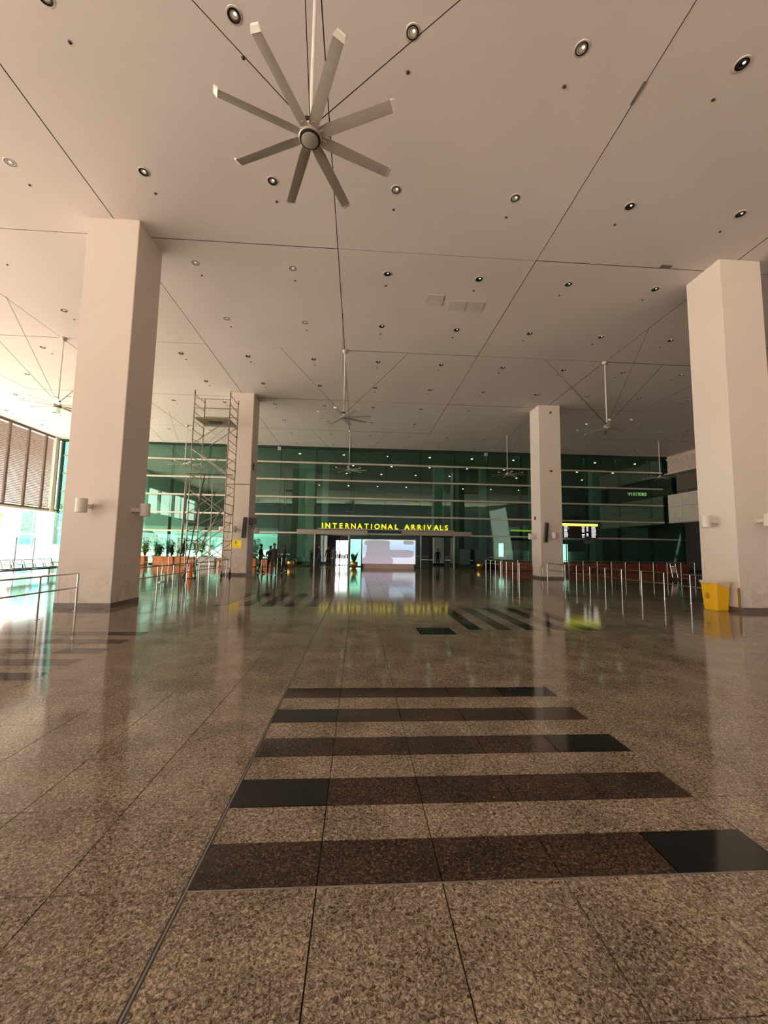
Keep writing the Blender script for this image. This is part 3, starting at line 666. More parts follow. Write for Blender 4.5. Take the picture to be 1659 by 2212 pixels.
# glowing panel stands in for daylight through the far exit; dark trolleys in front
bp = empty('backlit_panel', (-0.9, 37, 0), 0, 'bright white backlit panel standing in for the daylit exit between doorway and screen', 'light panel')
MB().box(-1.12, 0.0, 0, 0.10, 0.02, 2.25).build('lit_pane', MT['backlit'], bp); MB().box(0.02, 1.18, 0, 0.10, 0.02, 2.40).build('lit_pane', MT['backlit'], bp)
MB().box(-1.18, -1.12, -0.02, 0.12, 0, 2.3).box(0.0, 0.02, -0.02, 0.12, 0, 2.4).box(1.18, 1.24, -0.02, 0.12, 0, 2.45).build('panel_frame', MT['mullion'], bp)
for k in range(9):
    e = empty('upright_trolley', (-2.0 + 0.125 * k, 36.6, 0), 0, 'dark parked luggage trolley silhouetted against the backlit panel', 'trolley', 'parked trolleys before the lit panel')
    hgt = random.uniform(0.95, 1.12)
    MB().tube((0, 0, 0.05), (0, 0.05, hgt), 0.014).tube((0.07, 0, 0.05), (0.07, 0.05, hgt), 0.014).tube((0, 0.05, hgt), (0.07, 0.05, hgt), 0.016).build('handle_frame', MT['dark'], e)
    MB().box(0, 0.08, 0, 0.03, 0.62, hgt - 0.05).build('basket', MT['dark'], e); MB().tube((0.0, 0.02, 0.04), (0.07, 0.02, 0.04), 0.04).build('wheel', MT['dark'], e)
for x, z0, z1, wd, lab in ((15.3, 0.9, 2.35, 0.55, 'bright window deep inside behind the queue rails'), (21.8, 0.0, 2.5, 0.35, 'narrow bright window strip under the information board'), (24.2, 0.0, 2.5, 0.3, 'thin bright window strip under the board end'), (25.6, 0.0, 2.5, 0.8, 'broad bright window strip under the information board'), (38.5, 1.0, 2.3, 0.9, 'x')):
    if x > 31: continue
    e = empty('lit_window', (x, 43 if x < 20 else 49.2, 0), 0, lab, 'window'); MB().box(0, wd, 0, 0.05, z0, z1).build('lit_pane', MT['backlit'], e)
    MB().box(-0.05, 0, -0.03, 0.06, z0 - 0.05, z1 + 0.05).box(wd, wd + 0.05, -0.03, 0.06, z0 - 0.05, z1 + 0.05).box(0, wd, -0.03, 0.06, z1, z1 + 0.05).build('window_frame', MT['mullion'], e)
    if z0 > 0.5: MB().box(0, 0.05, -0.03, 0.0, 0, z0).build('support', MT['mullion'], e)
# ------------------------------------------------------------------ raised walkway, right side
wk = empty('raised_walkway', (27.6, 34, 0), 0, 'pale panelled raised walkway jutting out beyond the bin column', 'walkway')
for k in range(6):
    y1_ = -0.05 - k * 1.6
    MB().box(0, 0.12, y1_ - 1.58, y1_, 5.65, 6.75).build('parapet_panel', MT['cream'], wk); MB().box(0, 0.12, y1_ - 1.58, y1_, 4.28, 5.63).build('fascia_panel', MT['cream'], wk)
MB().box(0.12, 3.3, -9.6, -0.05, 4.28, 4.45).build('soffit', MT['cream'], wk)
MB().box(-0.02, 0.14, -9.6, -0.05, 4.22, 4.28).build('edge_trim', MT['rail_metal'], wk)
MB().tube((0.06, -9.6, 6.95), (0.06, -0.1, 6.95), 0.025).build('handrail', MT['steel'], wk)
for k in range(6): MB().tube((0.06, -0.5 - 1.6 * k, 6.75), (0.06, -0.5 - 1.6 * k, 6.95), 0.02).build('baluster', MT['steel'], wk)
MB().box(0.9, 3.3, -9.6, -9.3, 6.75, 10.3).box(0.9, 1.1, -9.6, -0.05, 6.75, 8.6).build('recess_wall', MT['louver'], wk)
MB().box(0.1, 3.3, -9.6, -0.05, 8.65, 10.25).build('upper_wall', MT['pink'], wk)
MB().box(0.0, 0.1, -9.6, -0.05, 8.6, 8.72).box(0.0, 0.1, -9.6, -0.05, 9.9, 10.02).build('edge_trim', MT['cream'], wk)

# ------------------------------------------------------------------ louvred side
lv = struct('wall_left', MB().box(LX - 0.25, LX - 0.02, 20.5, WY, 4.18, 4.32).box(LX - 0.25, LX - 0.02, 20.5, WY, 10.02, 10.5), MT['louver'])
nsl = 46
for k in range(nsl):
    z = 4.40 + k * (10.0 - 4.42) / nsl
    s = MB(); s.add([(LX - 0.22, 20.5, z), (LX - 0.13, 20.5, z + 0.084), (LX - 0.13, WY - 0.1, z + 0.084), (LX - 0.22, WY - 0.1, z),
                     (LX - 0.22, 20.5, z + 0.012), (LX - 0.13, 20.5, z + 0.096), (LX - 0.13, WY - 0.1, z + 0.096), (LX - 0.22, WY - 0.1, z + 0.012)],
                    [(0, 1, 2, 3), (4, 5, 6, 7), (0, 1, 5, 4), (1, 2, 6, 5), (2, 3, 7, 6), (3, 0, 4, 7)])
    s.build('louvre_slat', MT['louver'], lv)
for k, y in enumerate([33.9, 32.6, 30.95, 29.3, 27.65, 26.0, 24.35, 22.7, 21.05]):
    MB().box(LX - 0.12, LX, y - 0.09, y + 0.09, 4.2, 10.2).build('louvre_post', MT['louver'], lv)
MB().box(LX - 0.05, LX + 0.02, 20.5, WY, 4.05, 4.18).build('lower_rail', MT['cream'], lv)
MB().box(LX - 0.12, LX + 0.1, 33.45, 33.75, 4.05, 10.2).build('corner_jamb', MT['cream'], lv)
for k, y in enumerate([-2, 4, 10, 16, 22]):
    e = empty('round_post', (LX - 0.75, y, 0), 0, 'slim round steel post outside the louvred edge', 'post', 'slim edge posts'); MB().tube((0, 0, 0), (0, 0, 10.3), 0.10, 16).build('post_shaft', MT['cream'], e, smooth=True); MB().lathe([(0.2, 0), (0.2, 0.03), (0, 0.03)], (0, 0, -0.02), 16, cap1=False).build('base_plate', MT['grey'], e)
wf = MB().box(LX - 0.3, LX, -14, 20.4, 3.0, 5.3).box(LX - 0.3, LX, -14, 20.4, 8.3, 10.5).box(LX - 0.3, LX, -14, 6.0, 5.3, 8.3)
for y in (6.0, 9.7, 13.4, 17.1, 20.1): wf.box(LX - 0.3, LX, y, y + 0.3, 5.3, 8.3)
struct('wall_left_upper_front', wf, MT['mid_wall'])
# unseen block added behind the viewpoint to darken reflections and cut sky light
fc_ = empty('terminal_annex', (20, -30, 0), 0, 'low annex building across the forecourt', 'building')
MB().box(-47, 50, -8, 0, -0.14, 13).build('wall', MT['cladding'], fc_); MB().box(-48, 51, -9, 3.5, 13, 13.6).build('roof', MT['grey'], fc_); MB().box(-14, 50, -8, 1, 13.6, 24).build('upper_storey', MT['cladding'], fc_)
# frameless glass barrier under the louvres
gb = empty('glass_barrier', (LX, 28, 0), 0, 'frameless glass barrier with dark posts under the louvres', 'barrier')
ps = [-6.4, -4.8, -3.2, -1.6, 0.0, 1.05, 2.65, 4.3]
for k, y in enumerate(ps):
    MB().box(-0.03, 0.03, y - 0.04, y + 0.04, 0, 1.98).build('post', MT['grey'], gb); MB().box(0.03, 0.10, y - 0.02, y + 0.02, 1.84, 1.88).build('clamp', MT['dark'], gb)
    if k: MB().box(-0.006, 0.006, ps[k - 1] + 0.05, y - 0.05, 0.05, 1.85).build('glass_sheet', MT['clear'], gb)
# cyan glass kiosk outside
kk = empty('glass_kiosk', (-29.6, 39, 0), 0, 'cyan glass enclosure outside beyond the louvre corner', 'glass enclosure')
for k in range(3):
    for a, b in ((0.05, 2.35), (2.45, 4.6)): MB().box(-1.9 + 1.5 * k + 0.03, -0.4 + 1.5 * k - 0.03, 0, 0.02, a, b).build('glass_sheet', MT['cyan'], kk)
MB().box(-1.9, 2.6, -0.05, 0.05, 2.35, 2.45).box(-1.9, 2.6, -0.05, 0.05, 4.6, 4.72).build('beam', MT['white'], kk)
for k in range(4): MB().box(-1.93 + 1.5 * k, -1.87 + 1.5 * k, -0.05, 0.05, 0, 4.6).build('post', MT['white'], kk)
MB().box(-1.9, 2.6, 2.2, 2.3, 0, 4.7).build('rear_screen', MT['bluewhite'], kk)
e = empty('white_pillar', (-34.4, 42, 0), 0, 'broad white outdoor pillar left of the cyan glass', 'pillar'); MB().box(-0.55, 0.55, -0.5, 0.5, 0, 9).build('shaft', MT['white'], e); MB().box(-0.6, 0.6, -0.55, 0.55, -0.1, 0.3).build('base', MT['cream'], e)

# ------------------------------------------------------------------ handrails
def handrail(name_lab, pts, posts, group, h=0.90, mid=0.52, mat_='steel', r=0.017, ends=True):
    """pts: polyline of the top rail (x,y); posts: (x,y) list"""
    x0, y0 = pts[0]; e = empty('handrail', (x0, y0, 0), 0, name_lab, 'handrail', group)
    P = [(x - x0, y - y0) for x, y in pts]
    for z, nm in ((h, 'top_rail'), (mid, 'middle_rail')):
        MB().path([(x, y, z) for x, y in P], r, 8).build(nm, MT[mat_], e, smooth=True)
    pm = MB().tube((0, 0, 0), (0, 0, h), 0.021, 10).mesh('post', MT[mat_], True); fm = MB().lathe([(0.05, 0.0), (0.05, 0.008), (0.022, 0.012)], (0, 0, 0), 12, cap1=False).mesh('floor_flange', MT[mat_])
    for x, y in posts:
        p = link('post', pm, e, (x - x0, y - y0, 0)); link('floor_flange', fm, p)
    return e
G_ = 'steel queue handrails'
handrail('steel handrail running from the far speaker column towards the yellow bin', [(10.75, 22.3), (10.75, 11.92)], [(10.75, y) for y in (22.3, 20.35, 19.25, 18.1, 16.95, 15.85, 14.7, 13.57, 12.45)], G_)
handrail('steel handrail turning a corner in front of the reddish planters', [(7.85, 18.4), (7.85, 24.3), (21.35, 24.3)], [(7.85, 24.3 - 0.85 * k) for k in range(7)] + [(7.85 + 1.0 * k, 24.3) for k in range(1, 5)] + [(13.1 + 0.914 * k, 24.3) for k in range(10)], G_, h=1.0, mid=0.80)
handrail('short steel handrail ending in front of the near window side column', [(-6.64, 10.1), (-6.64, 5.0)], [(-6.64, y) for y in (10.1, 8.95, 7.8, 6.65, 5.5)], G_, h=0.88, mid=0.55)
handrail('steel handrail running from the near column past the scaffold', [(-6.62, 12.7), (-6.62, 20.9)], [(-6.62, y) for y in (12.75, 13.9, 15.05, 16.2, 17.4, 18.55, 19.7, 20.9)], G_, h=0.88, mid=0.55)
handrail('thin far handrail in front of the orange planters', [(-17.0, 26.5), (-9.5, 26.5), (-9.5, 31.2)], [(-17.0 + 1.25 * k, 26.5) for k in range(7)] + [(-9.5, 28), (-9.5, 29.6), (-9.5, 31.2)], G_, h=0.85, mid=0.5)
handrail('short steel handrail beside the group of guards', [(-5.35, 22.9), (-5.35, 30.5)], [(-5.35, y) for y in (22.9, 24.3, 25.8, 27.3, 28.9, 30.5)], G_, h=0.85, mid=0.5)
handrail('steel handrail end just past the yellow bin column', [(12.2, 10.35), (16, 10.35)], [(12.2, 10.35), (13.5, 10.35), (14.8, 10.35)], G_, h=0.95, mid=0.55)
st = empty('stanchion', (-8.35, 17.9, 0), 0, 'white topped stanchion with round base near the orange cone', 'stanchion')
MB().lathe([(0.19, 0), (0.19, 0.02), (0.04, 0.05), (0.022, 0.06), (0.022, 0.70)], (0, 0, 0), 16).build('base_and_pole', MT['steel'], st, smooth=True); MB().lathe([(0.026, 0.70), (0.032, 0.72), (0.032, 0.80), (0, 0.82)], (0, 0, 0), 12, cap1=False).build('cap', MT['white'], st)

# ------------------------------------------------------------------ yellow bin
bn = empty('litter_bin', (10.26, 11.02, 0), math.radians(2), 'yellow plastic litter bin with a cream liner folded over its rim', 'bin')
def octo(w, d, c): return [(-w + c, -d), (w - c, -d), (w, -d + c), (w, d - c), (w - c, d), (-w + c, d), (-w, d - c), (-w, -d + c)]
m = MB(); lv_ = [(0.185, 0.195, 0.03, 0.0), (0.20, 0.21, 0.035, 0.03), (0.235, 0.255, 0.04, 0.76), (0.255, 0.275, 0.045, 0.78), (0.255, 0.275, 0.045, 0.80), (0.235, 0.255, 0.04, 0.80), (0.225, 0.245, 0.04, 0.70)]
vs = [(x, y, z) for w, d, c, z in lv_ for x, y in octo(w, d, c)]
m.add(vs, [(k * 8 + i, k * 8 + (i + 1) % 8, k * 8 + 8 + (i + 1) % 8, k * 8 + 8 + i) for k in range(len(lv_) - 1) for i in range(8)] + [tuple(range(7, -1, -1)), tuple((len(lv_) - 1) * 8 + i for i in range(8))])
m.build('bin_body', MT['yellow'], bn)
ln = MB(); nn = 40; rw = []
for k, (s, z) in enumerate(((1.0, 0.69), (1.03, 0.74), (1.13, 0.80), (1.13, 0.825), (1.04, 0.83), (0.95, 0.80), (0.90, 0.68))):
    for i in range(nn):
        a = 2 * PI * i / nn; ww, dd = 0.245, 0.262
        f = 1 / (abs(math.cos(a) / ww) ** 6 + abs(math.sin(a) / dd) ** 6) ** (1 / 6)
        jz = (0.02 * math.sin(a * 2 + 1) + random.uniform(-0.012, 0.012)) if k < 2 else random.uniform(-0.004, 0.004)
        js = random.uniform(-0.007, 0.007)
        zz = z + jz + (0.08 * max(0, -math.cos(a)) if k == 0 else 0)
        rw.append((f * s * math.cos(a) + js, f * s * math.sin(a) + js, zz))
ln.add(rw, [(k * nn + i, k * nn + (i + 1) % nn, (k + 1) * nn + (i + 1) % nn, (k + 1) * nn + i) for k in range(6) for i in range(nn)])
ln.build('liner', MT['liner'], bn, smooth=True)
bg = MB(); cx_, cz_, yy = -0.305, 0.44, 0
def badge(mb, ox, oy, oz, nx, ny):
    """disc outline + figure on a face with outward normal (nx,ny)"""
    t = Vector((-ny, nx, 0)); nv = Vector((nx, ny, 0.07)).normalized(); up = Vector((0, 0, 1))
    C0 = Vector((ox, oy, oz)) + nv * 0.004
    def q(u, v): return C0 + t * u + up * v
    n = 24; R0, R1 = 0.062, 0.072
    vs = [q(R0 * math.cos(2 * PI * i / n), R0 * math.sin(2 * PI * i / n) * 1.15) for i in range(n)] + [q(R1 * math.cos(2 * PI * i / n), R1 * math.sin(2 * PI * i / n) * 1.15) for i in range(n)]
    mb.add(vs, [(i, (i + 1) % n, n + (i + 1) % n, n + i) for i in range(n)])
    mb.add([q(0.012 * math.cos(2 * PI * i / 8) , 0.045 + 0.012 * math.sin(2 * PI * i / 8)) for i in range(8)], [tuple(range(8))])
    mb.add([q(-0.014, 0.03), q(0.014, 0.03), q(0.012, -0.01), q(-0.010, -0.01)], [(0, 1, 2, 3)])
    mb.add([q(-0.010, -0.01), q(0.0, -0.01), q(-0.012, -0.055), q(-0.022, -0.055)], [(0, 1, 2, 3)])
    mb.add([q(0.0, -0.01), q(0.012, -0.01), q(0.020, -0.055), q(0.010, -0.055)], [(0, 1, 2, 3)])
    mb.add([q(0.012, 0.026), q(0.012, 0.016), q(0.036, -0.002), q(0.036, 0.008)], [(0, 1, 2, 3)])
    mb.add([q(0.034, -0.03), q(0.05, -0.03), q(0.047, -0.055), q(0.037, -0.055)], [(0, 1, 2, 3)])
nl = math.sqrt(0.5)
badge(bg, -0.221, 0.04, 0.40, -1, 0)
bg.build('litter_symbol', MT['dark'], bn)
MB().lathe([(0.0, -0.003), (0.006, -0.003), (0.006, 0.0)], (0.0, -0.236, 0.47), 8, 'Y').build('rivet', MT['dark'], bn)

# ------------------------------------------------------------------ scaffold tower
sf = empty('scaffold_tower', (-7.7, 21.4, 0), 0, 'tall wheeled scaffold tower with a high platform beside the column', 'scaffold')
xl, xr, yn, yf, zt = -0.9, 0.9, -0.68, 0.68, 9.62
LEGS = [(xl, yn), (xl, yf), (xr, yn), (xr, yf)]
rungm = MB().tube((0, yn, 0), (0, yf, 0), 0.021, 8).mesh('rung', MT['scaf'], True)
for x, y in LEGS:
    MB().tube((x, y, 0.30), (x, y, zt), 0.030, 10).build('standard', MT['scaf'], sf, smooth=True)
    for k in range(5):
        z = 1.9 * k + 1.85
        if z < zt: MB().tube((x, y, z - 0.04), (x, y, z + 0.04), 0.034, 8).build('coupler', MT['scaf_dark'], sf)
    c = MB().tube((x, y, 0.16), (x, y, 0.34), 0.022, 8).tube((x, y, 0.30), (x, y, 0.33), 0.05, 8).build('caster_stem', MT['scaf_dark'], sf)
    MB().lathe([(0.03, -0.03), (0.10, -0.03), (0.11, -0.02), (0.11, 0.02), (0.10, 0.03), (0.03, 0.03)], (x, y, 0.11), 18, 'X').build('wheel', MT['scaf_dark'], sf, smooth=True)
for x in (xl, xr):
    z = 0.42
    while z < zt - 0.03: link('rung', rungm, sf, (x, 0, z)); z += 0.4725
def brace(a, b, r=0.020, m_='scaf', nm='brace'): return MB().tube(a, b, r, 8).build(nm, MT[m_], sf, smooth=True)
for y in (yn, yf):
    s = -1 if y < 0 else 1
    yo = y + s * 0.03
    for z0, z1 in ((0.5, 1.75), (1.45, 2.9), (3.2, 4.55), (2.3, 3.35), (4.95, 6.35), (6.75, 8.1)):
        brace((xl, yo, z0), (xr, yo, z1)); 
    for z0, z1 in ((2.0, 0.75), (4.4, 3.1), (6.5, 5.2), (8.1, 6.75)): brace((xl, yo, z0), (xr, yo, z1))
    for z in (8.65, 9.15): brace((xl, yo, z), (xr, yo, z), nm='guard_rail')
    brace((xl, yo, 8.12), (xr, yo, 8.12), nm='guard_rail')
brace((-1.05, yn - 0.05, 5.2), (1.25, yn - 0.05, 5.2), 0.022, 'scaf_dark', 'cross_tube')
brace((-0.7, yf + 0.05, 4.92), (1.75, yf - 0.2, 4.92), 0.024, 'scaf', 'cross_tube')
brace((-0.12, 0.3, 5.0), (-0.05, 0.3, 0.4), 0.022, 'scaf', 'cross_tube')
for k in range(3):
    d_ = MB().box(xl + 0.05, xr - 0.05, yn + 0.03 + 0.44 * k, yn + 0.44 + 0.44 * k, 8.13, 8.19); d_.build('deck_board', MT['plank'], sf)
MB().box(-0.35, 0.35, -0.2, 0.2, 8.10, 8.13).build('trapdoor', MT['scaf_dark'], sf)
brace((-0.15, yn - 0.1, 5.15), (0.45, -3.95, 0.02), 0.026, 'scaf_dark', 'outrigger')
for k in range(3): brace((-1.0 - 0.03 * k, yn - 0.06 - 0.03 * k, 5.0 - 0.1 * k), (-1.62 + 0.07 * k, 0.45 - 0.2 * k, 0.02), 0.020, 'scaf', 'outrigger')
brace((0.75, yn - 0.08, 3.4), (-0.9, -0.9, 0.05), 0.018, 'scaf', 'outrigger')
brace((0.95, yf, 4.1), (0.75, 0.4, 2.0), 0.015)
# cone
cn = empty('traffic_cone', (-8.03, 20.0, 0), 0, 'orange traffic cone at the foot of the scaffold', 'cone')
MB().lathe([(0.16, 0.03), (0.13, 0.08), (0.035, 0.68), (0.0, 0.68)], (0, 0, 0), 20, cap0=False, cap1=False).build('cone_body', MT['cone'], cn, smooth=True); MB().box(-0.2, 0.2, -0.2, 0.2, 0, 0.03).build('base', MT['dark'], cn)

# ------------------------------------------------------------------ plants
def planter(x, y, w, h, mkey, lab, plants=0, d=0.6, group=None):
    p = empty('planter_box', (x, y, 0), 0, lab, 'planter', group)
    MB().box(-w / 2, w / 2, -d / 2, d / 2, 0.03, h).build('box', MT[mkey], p)
    f = MB(); q = 0.02
    f.box(-w / 2 - q, w / 2 + q, -d / 2 - q, -d / 2, h - 0.07, h + 0.01).box(-w / 2 - q, w / 2 + q, -d / 2 - q, -d / 2, 0.03, 0.10)
    for xx in (-w / 2, 0, w / 2): f.box(xx - 0.03, xx + 0.03, -d / 2 - q, -d / 2, 0.03, h)
    f.build('frame', MT[mkey], p); MB().box(-w / 2 + 0.04, w / 2 - 0.04, -d / 2 + 0.04, d / 2 - 0.04, h, h + 0.012).build('soil', MT['soil'], p)
    MB().box(-w / 2 + 0.05, w / 2 - 0.05, -d / 2 + 0.06, d / 2 - 0.06, 0, 0.03).build('foot', MT['dark'], p)
    return p
def bush(x, y, z, hgt, n, mkey, lab, group=None, spread=0.5, lw=0.10, name='leafy_plant', nl=9):
    b = empty(name, (x, y, z), 0, lab, 'plant', group); st_ = MB(); lf = MB()
    for k in range(n):
        a = random.uniform(0, 2 * PI); t = Vector((math.cos(a) * spread * random.random(), math.sin(a) * spread * 0.4 * random.random(), hgt * random.uniform(0.4, 1)))
        st_.tube((0.03 * math.cos(a), 0.03 * math.sin(a), 0), t, 0.012, 5)
        for q in range(nl):
            u = random.uniform(0.35, 1); p = t * u; a2 = random.uniform(0, 2 * PI)
            lf.leaf(p, (math.cos(a2), math.sin(a2), random.uniform(0, 0.9)), random.uniform(0.25, 0.5), lw, 0.5)
    st_.build('stem', MT['bark'], b); o = lf.build('foliage', MT[mkey], b); o['kind'] = 'stuff'
    return b
PW = [(-18.9, 1.5, 'first'), (-17.1, 1.5, 'second'), (-15.0, 1.55, 'third'), (-13.4, 1.45, 'fourth')]
wl_ = ['orange planter box at the far window end of the row', 'orange planter box second from the window end', 'orange planter box mid row left of the scaffold', 'orange planter box close behind the scaffold']
for k, (x, w, _) in enumerate(PW): planter(x, 32.4, w - 0.1, 0.66, 'orange', wl_[k], group='orange planter boxes')
planter(-11.73, 32.4, 1.2, 0.66, 'white', 'white planter box seen through the scaffold', group='orange planter boxes')
planter(-10.3, 32.4, 1.1, 0.66, 'orange', 'orange planter box right of the white one', group='orange planter boxes')
planter(-8.6, 32.4, 1.2, 0.62, 'orange', 'orange planter box behind the waiting guards', group='orange planter boxes')
planter(-7.15, 32.4, 1.0, 0.62, 'orange', 'short orange planter box nearest the gold pot', group='orange planter boxes')
kinds = ['leaf', 'leaf_dark', 'leaf', 'leaf_yellow']
tags = ['at the window end', 'with pale yellow tips', 'spreading wide', 'tall and dark', 'left of the scaffold poles', 'behind the scaffold poles', 'seen through the braces', 'beside the white planter', 'right of the white planter', 'behind the guards']
for k, x in enumerate((-19.3, -18.3, -17.4, -16.5, -15.4, -14.5, -13.6, -12.6, -10.4, -8.6)):
    bush(x, 32.4, 0.675, random.uniform(1.0, 1.7), 20, kinds[k % 4], 'leafy green planter shrub ' + tags[k], 'planter shrubs', 0.28, 0.09, nl=14)
gt = ['at the window corner', 'second from the window corner', 'third from the window corner', 'left of the scaffold', 'behind the scaffold legs', 'seen through the lower braces', 'right behind the white planter', 'behind the guards']
for k, x in enumerate((-25.0, -22.8, -20.6, -18.4, -16.2, -14.0, -11.8, -9.6)):
    bush(x, 38.0, -0.14, random.uniform(2.2, 3.0), 26, kinds[(k + 1) % 4], 'garden shrub beyond the green glass ' + gt[k], 'garden shrubs beyond the glass', 0.75, 0.14, 'garden_shrub', nl=22)
RX = [(11.2, 12.6), (12.7, 14.0), (14.05, 15.4), (15.5, 17.1), (17.2, 18.55), (18.65, 20.0), (20.1, 21.4), (21.5, 22.6), (22.7, 23.8), (23.9, 25.2), (25.3, 26.7)]
on = ['first', 'second', 'third', 'fourth', 'fifth', 'sixth', 'seventh', 'eighth', 'ninth', 'tenth', 'eleventh']
for k, (a, b) in enumerate(RX): planter((a + b) / 2, 31.3, b - a - 0.05, 0.72, 'redbrown', 'reddish brown panelled planter box, %s from the doorway side' % on[k], group='reddish planter boxes')
def pot(x, y, lab, r=0.29, h=0.5, m_='gold'):
    p = empty('plant_pot', (x, y, 0), 0, lab, 'plant pot', 'entrance pots')
    MB().lathe([(r * 0.45, 0), (r * 0.55, 0.03), (r * 0.85, h * 0.35), (r, h * 0.65), (r * 0.92, h * 0.88), (r * 0.98, h), (r * 0.88, h), (r * 0.80, h * 0.85)], (0, 0, 0), 22, cap1=True).build('pot_body', MT[m_], p, smooth=True)
    MB().lathe([(r * 0.80, h * 0.86), (0, h * 0.87)], (0, 0, 0), 20, cap0=False, cap1=False).build('soil', MT['soil'], p)
    return p
pot(-5.25, 32.0, 'faceted gold pot holding a palm near the guards'); pot(-0.30, 31.6, 'gold pot with upright leaves beside the video screen', 0.32, 0.52); pot(9.86, 32.1, 'round empty gold bowl pot beside the dark stand', 0.33, 0.5)
pot(-4.0, 35.6, 'terracotta pot inside behind the glass', 0.2, 0.5, 'terracotta')
pl = empty('palm_plant', (-5.25, 32.0, 0.44), 0, 'arching palm in the faceted gold pot', 'plant')
for k in range(12):
    a = k * 2.4 + 0.3; lf = MB(); n = 9; L = random.uniform(0.7, 1.0)
    for i in range(n):
        u = (i + 1) / n; p = Vector((math.cos(a) * L * u * 0.8, math.sin(a) * L * u * 0.8, L * (1.0 * u - 0.75 * u * u)))
        for s in (-1, 1): lf.leaf(p, (math.cos(a + s * 0.9), math.sin(a + s * 0.9), 0.1), 0.26 * (1.1 - u * 0.6), 0.035, 0.4, 2)
        if i: lf.tube(last, p, 0.008, 4)
        last = p
    lf.build('frond', MT['leaf_dark'], pl)
sp = empty('snake_plant', (-0.30, 31.6, 0.45), 0, 'upright sword leaved plant in the gold pot beside the screen', 'plant')
for k in range(9):
    a = k * 2.4; MB().leaf((0.04 * math.cos(a), 0.04 * math.sin(a), 0), (math.cos(a) * 0.32, math.sin(a) * 0.32, 1), random.uniform(0.7, 1.0), 0.13, 0.05, 4, Vector((0.1 * math.sin(a), -0.1 * math.cos(a), 1)) if k % 2 else Vector((0, 1, 0.02))).build('leaf_blade', MT['leaf_dark'], sp)
bush(-4.0, 35.6, 0.44, 1.0, 12, 'leaf_dark', 'dark bushy plant in the terracotta pot behind glass', None, 0.3, 0.14, 'indoor_bush')
# dark rounded stand beside doorway 2 (green panel stands)
for x, w, lab in ((8.95, 0.45, 'dark green rounded stand beside the second doorway'), (10.4, 0.5, 'wide green glazed stand behind the gold bowl')):
    e = empty('floor_stand', (x, 33.3 if x < 9.5 else 33.6, 0), 0, lab, 'stand'); MB().prism([(-w, -0.03), (w, -0.03), (w, 0.03), (-w, 0.03)], 0.35, 1.62).build('panel', mat('stand_green', (0.05, 0.10, 0.085), 0.3), e); MB().box(-w - 0.06, -w, -0.05, 0.05, 0.1, 1.55).box(w, w + 0.04, -0.05, 0.05, 0.1, 1.6).build('side_frame', MT['dark'], e)
    MB().box(-w, w, -0.25, 0.25, 0.0, 0.08).box(-w * 0.3, w * 0.3, -0.08, 0.08, 0.08, 0.35).build('base', MT['dark'], e)

# ------------------------------------------------------------------ luggage trolley
tr = empty('luggage_trolley', (19.3, 23.1, 0), math.radians(20), 'small steel luggage trolley beside the handrail posts', 'trolley')
MB().path([(-0.25, 0.25, 0.14), (-0.25, 0.38, 0.95), (0.25, 0.38, 0.95), (0.25, 0.25, 0.14)], 0.018).build('handle_frame', MT['steel'], tr); MB().path([(-0.25, 0.25, 0.14), (-0.2, -0.55, 0.12), (0.2, -0.55, 0.12), (0.25, 0.25, 0.14)], 0.018).build('bed_frame', MT['steel'], tr)
MB().box(-0.22, 0.22, 0.30, 0.32, 0.42, 0.72).build('advert_plate', MT['white'], tr); MB().box(-0.2, 0.2, 0.16, 0.32, 0.78, 0.80).build('basket', MT['steel'], tr)
for x, y in ((-0.24, 0.22), (0.24, 0.22), (0, -0.5)): MB().lathe([(0, -0.02), (0.07, -0.02), (0.07, 0.02), (0, 0.02)], (x, y, 0.07), 14, 'X').build('wheel', MT['dark'], tr)

# ------------------------------------------------------------------ metal bench rows
def bench(x, y0, n, lab):
    b = empty('waiting_bench', (x, y0, 0), 0, lab, 'bench', 'steel waiting benches')
    MB().box(-0.03, 0.03, -0.1, n * 0.6 - 0.1, 0.33, 0.39).build('beam', MT['chair_metal'], b)
    for y in (0.3, n * 0.6 - 0.7):
        MB().box(-0.025, 0.025, y - 0.025, y + 0.025, 0.04, 0.35).build('leg', MT['chair_metal'], b); MB().box(-0.30, 0.30, y - 0.025, y + 0.025, 0.0, 0.035).build('foot', MT['chair_metal'], b)
    seat = MB(); back = MB(); bars = MB()
    for k in range(7): seat.box(-0.20 + k * 0.062, -0.155 + k * 0.062, -0.24, 0.24, 0.0 + 0.008 * k, 0.02 + 0.008 * k)
    seat.box(-0.22, 0.25, -0.26, -0.235, -0.012, 0.014).box(-0.22, 0.25, 0.235, 0.26, -0.012, 0.014).box(0.23, 0.255, -0.26, 0.26, -0.02, 0.012)
    for k in range(7):
        u = k / 6; back.tube((-0.22 - 0.10 * u, -0.22, 0.08 + 0.30 * u), (-0.22 - 0.10 * u, 0.22, 0.08 + 0.30 * u), 0.007, 5)
    back.path([(-0.20, -0.24, 0.0), (-0.33, -0.24, 0.40), (-0.33, 0.24, 0.40), (-0.20, 0.24, 0.0)], 0.014, 6)
    arm = MB().path([(0.15, -0.27, 0.0), (0.15, -0.27, 0.20), (-0.22, -0.27, 0.22)], 0.014, 6).mesh('armrest', MT['chair_metal'])
    sm, bm_ = seat.mesh('seat', MT['chair_metal']), back.mesh('backrest', MT['chair_metal'])
    for k in range(n):
        y = 0.2 + 0.6 * k; link('seat', sm, b, (0, y, 0.40)); link('backrest', bm_, b, (0, y, 0.41))
        link('armrest', arm, b, (0, y, 0.42))
    return b
bench(-15.0, 17.2, 7, 'row of slatted steel waiting seats behind the short handrail')
bench(-15.4, 22.6, 4, 'second row of steel waiting seats hidden by the near column')

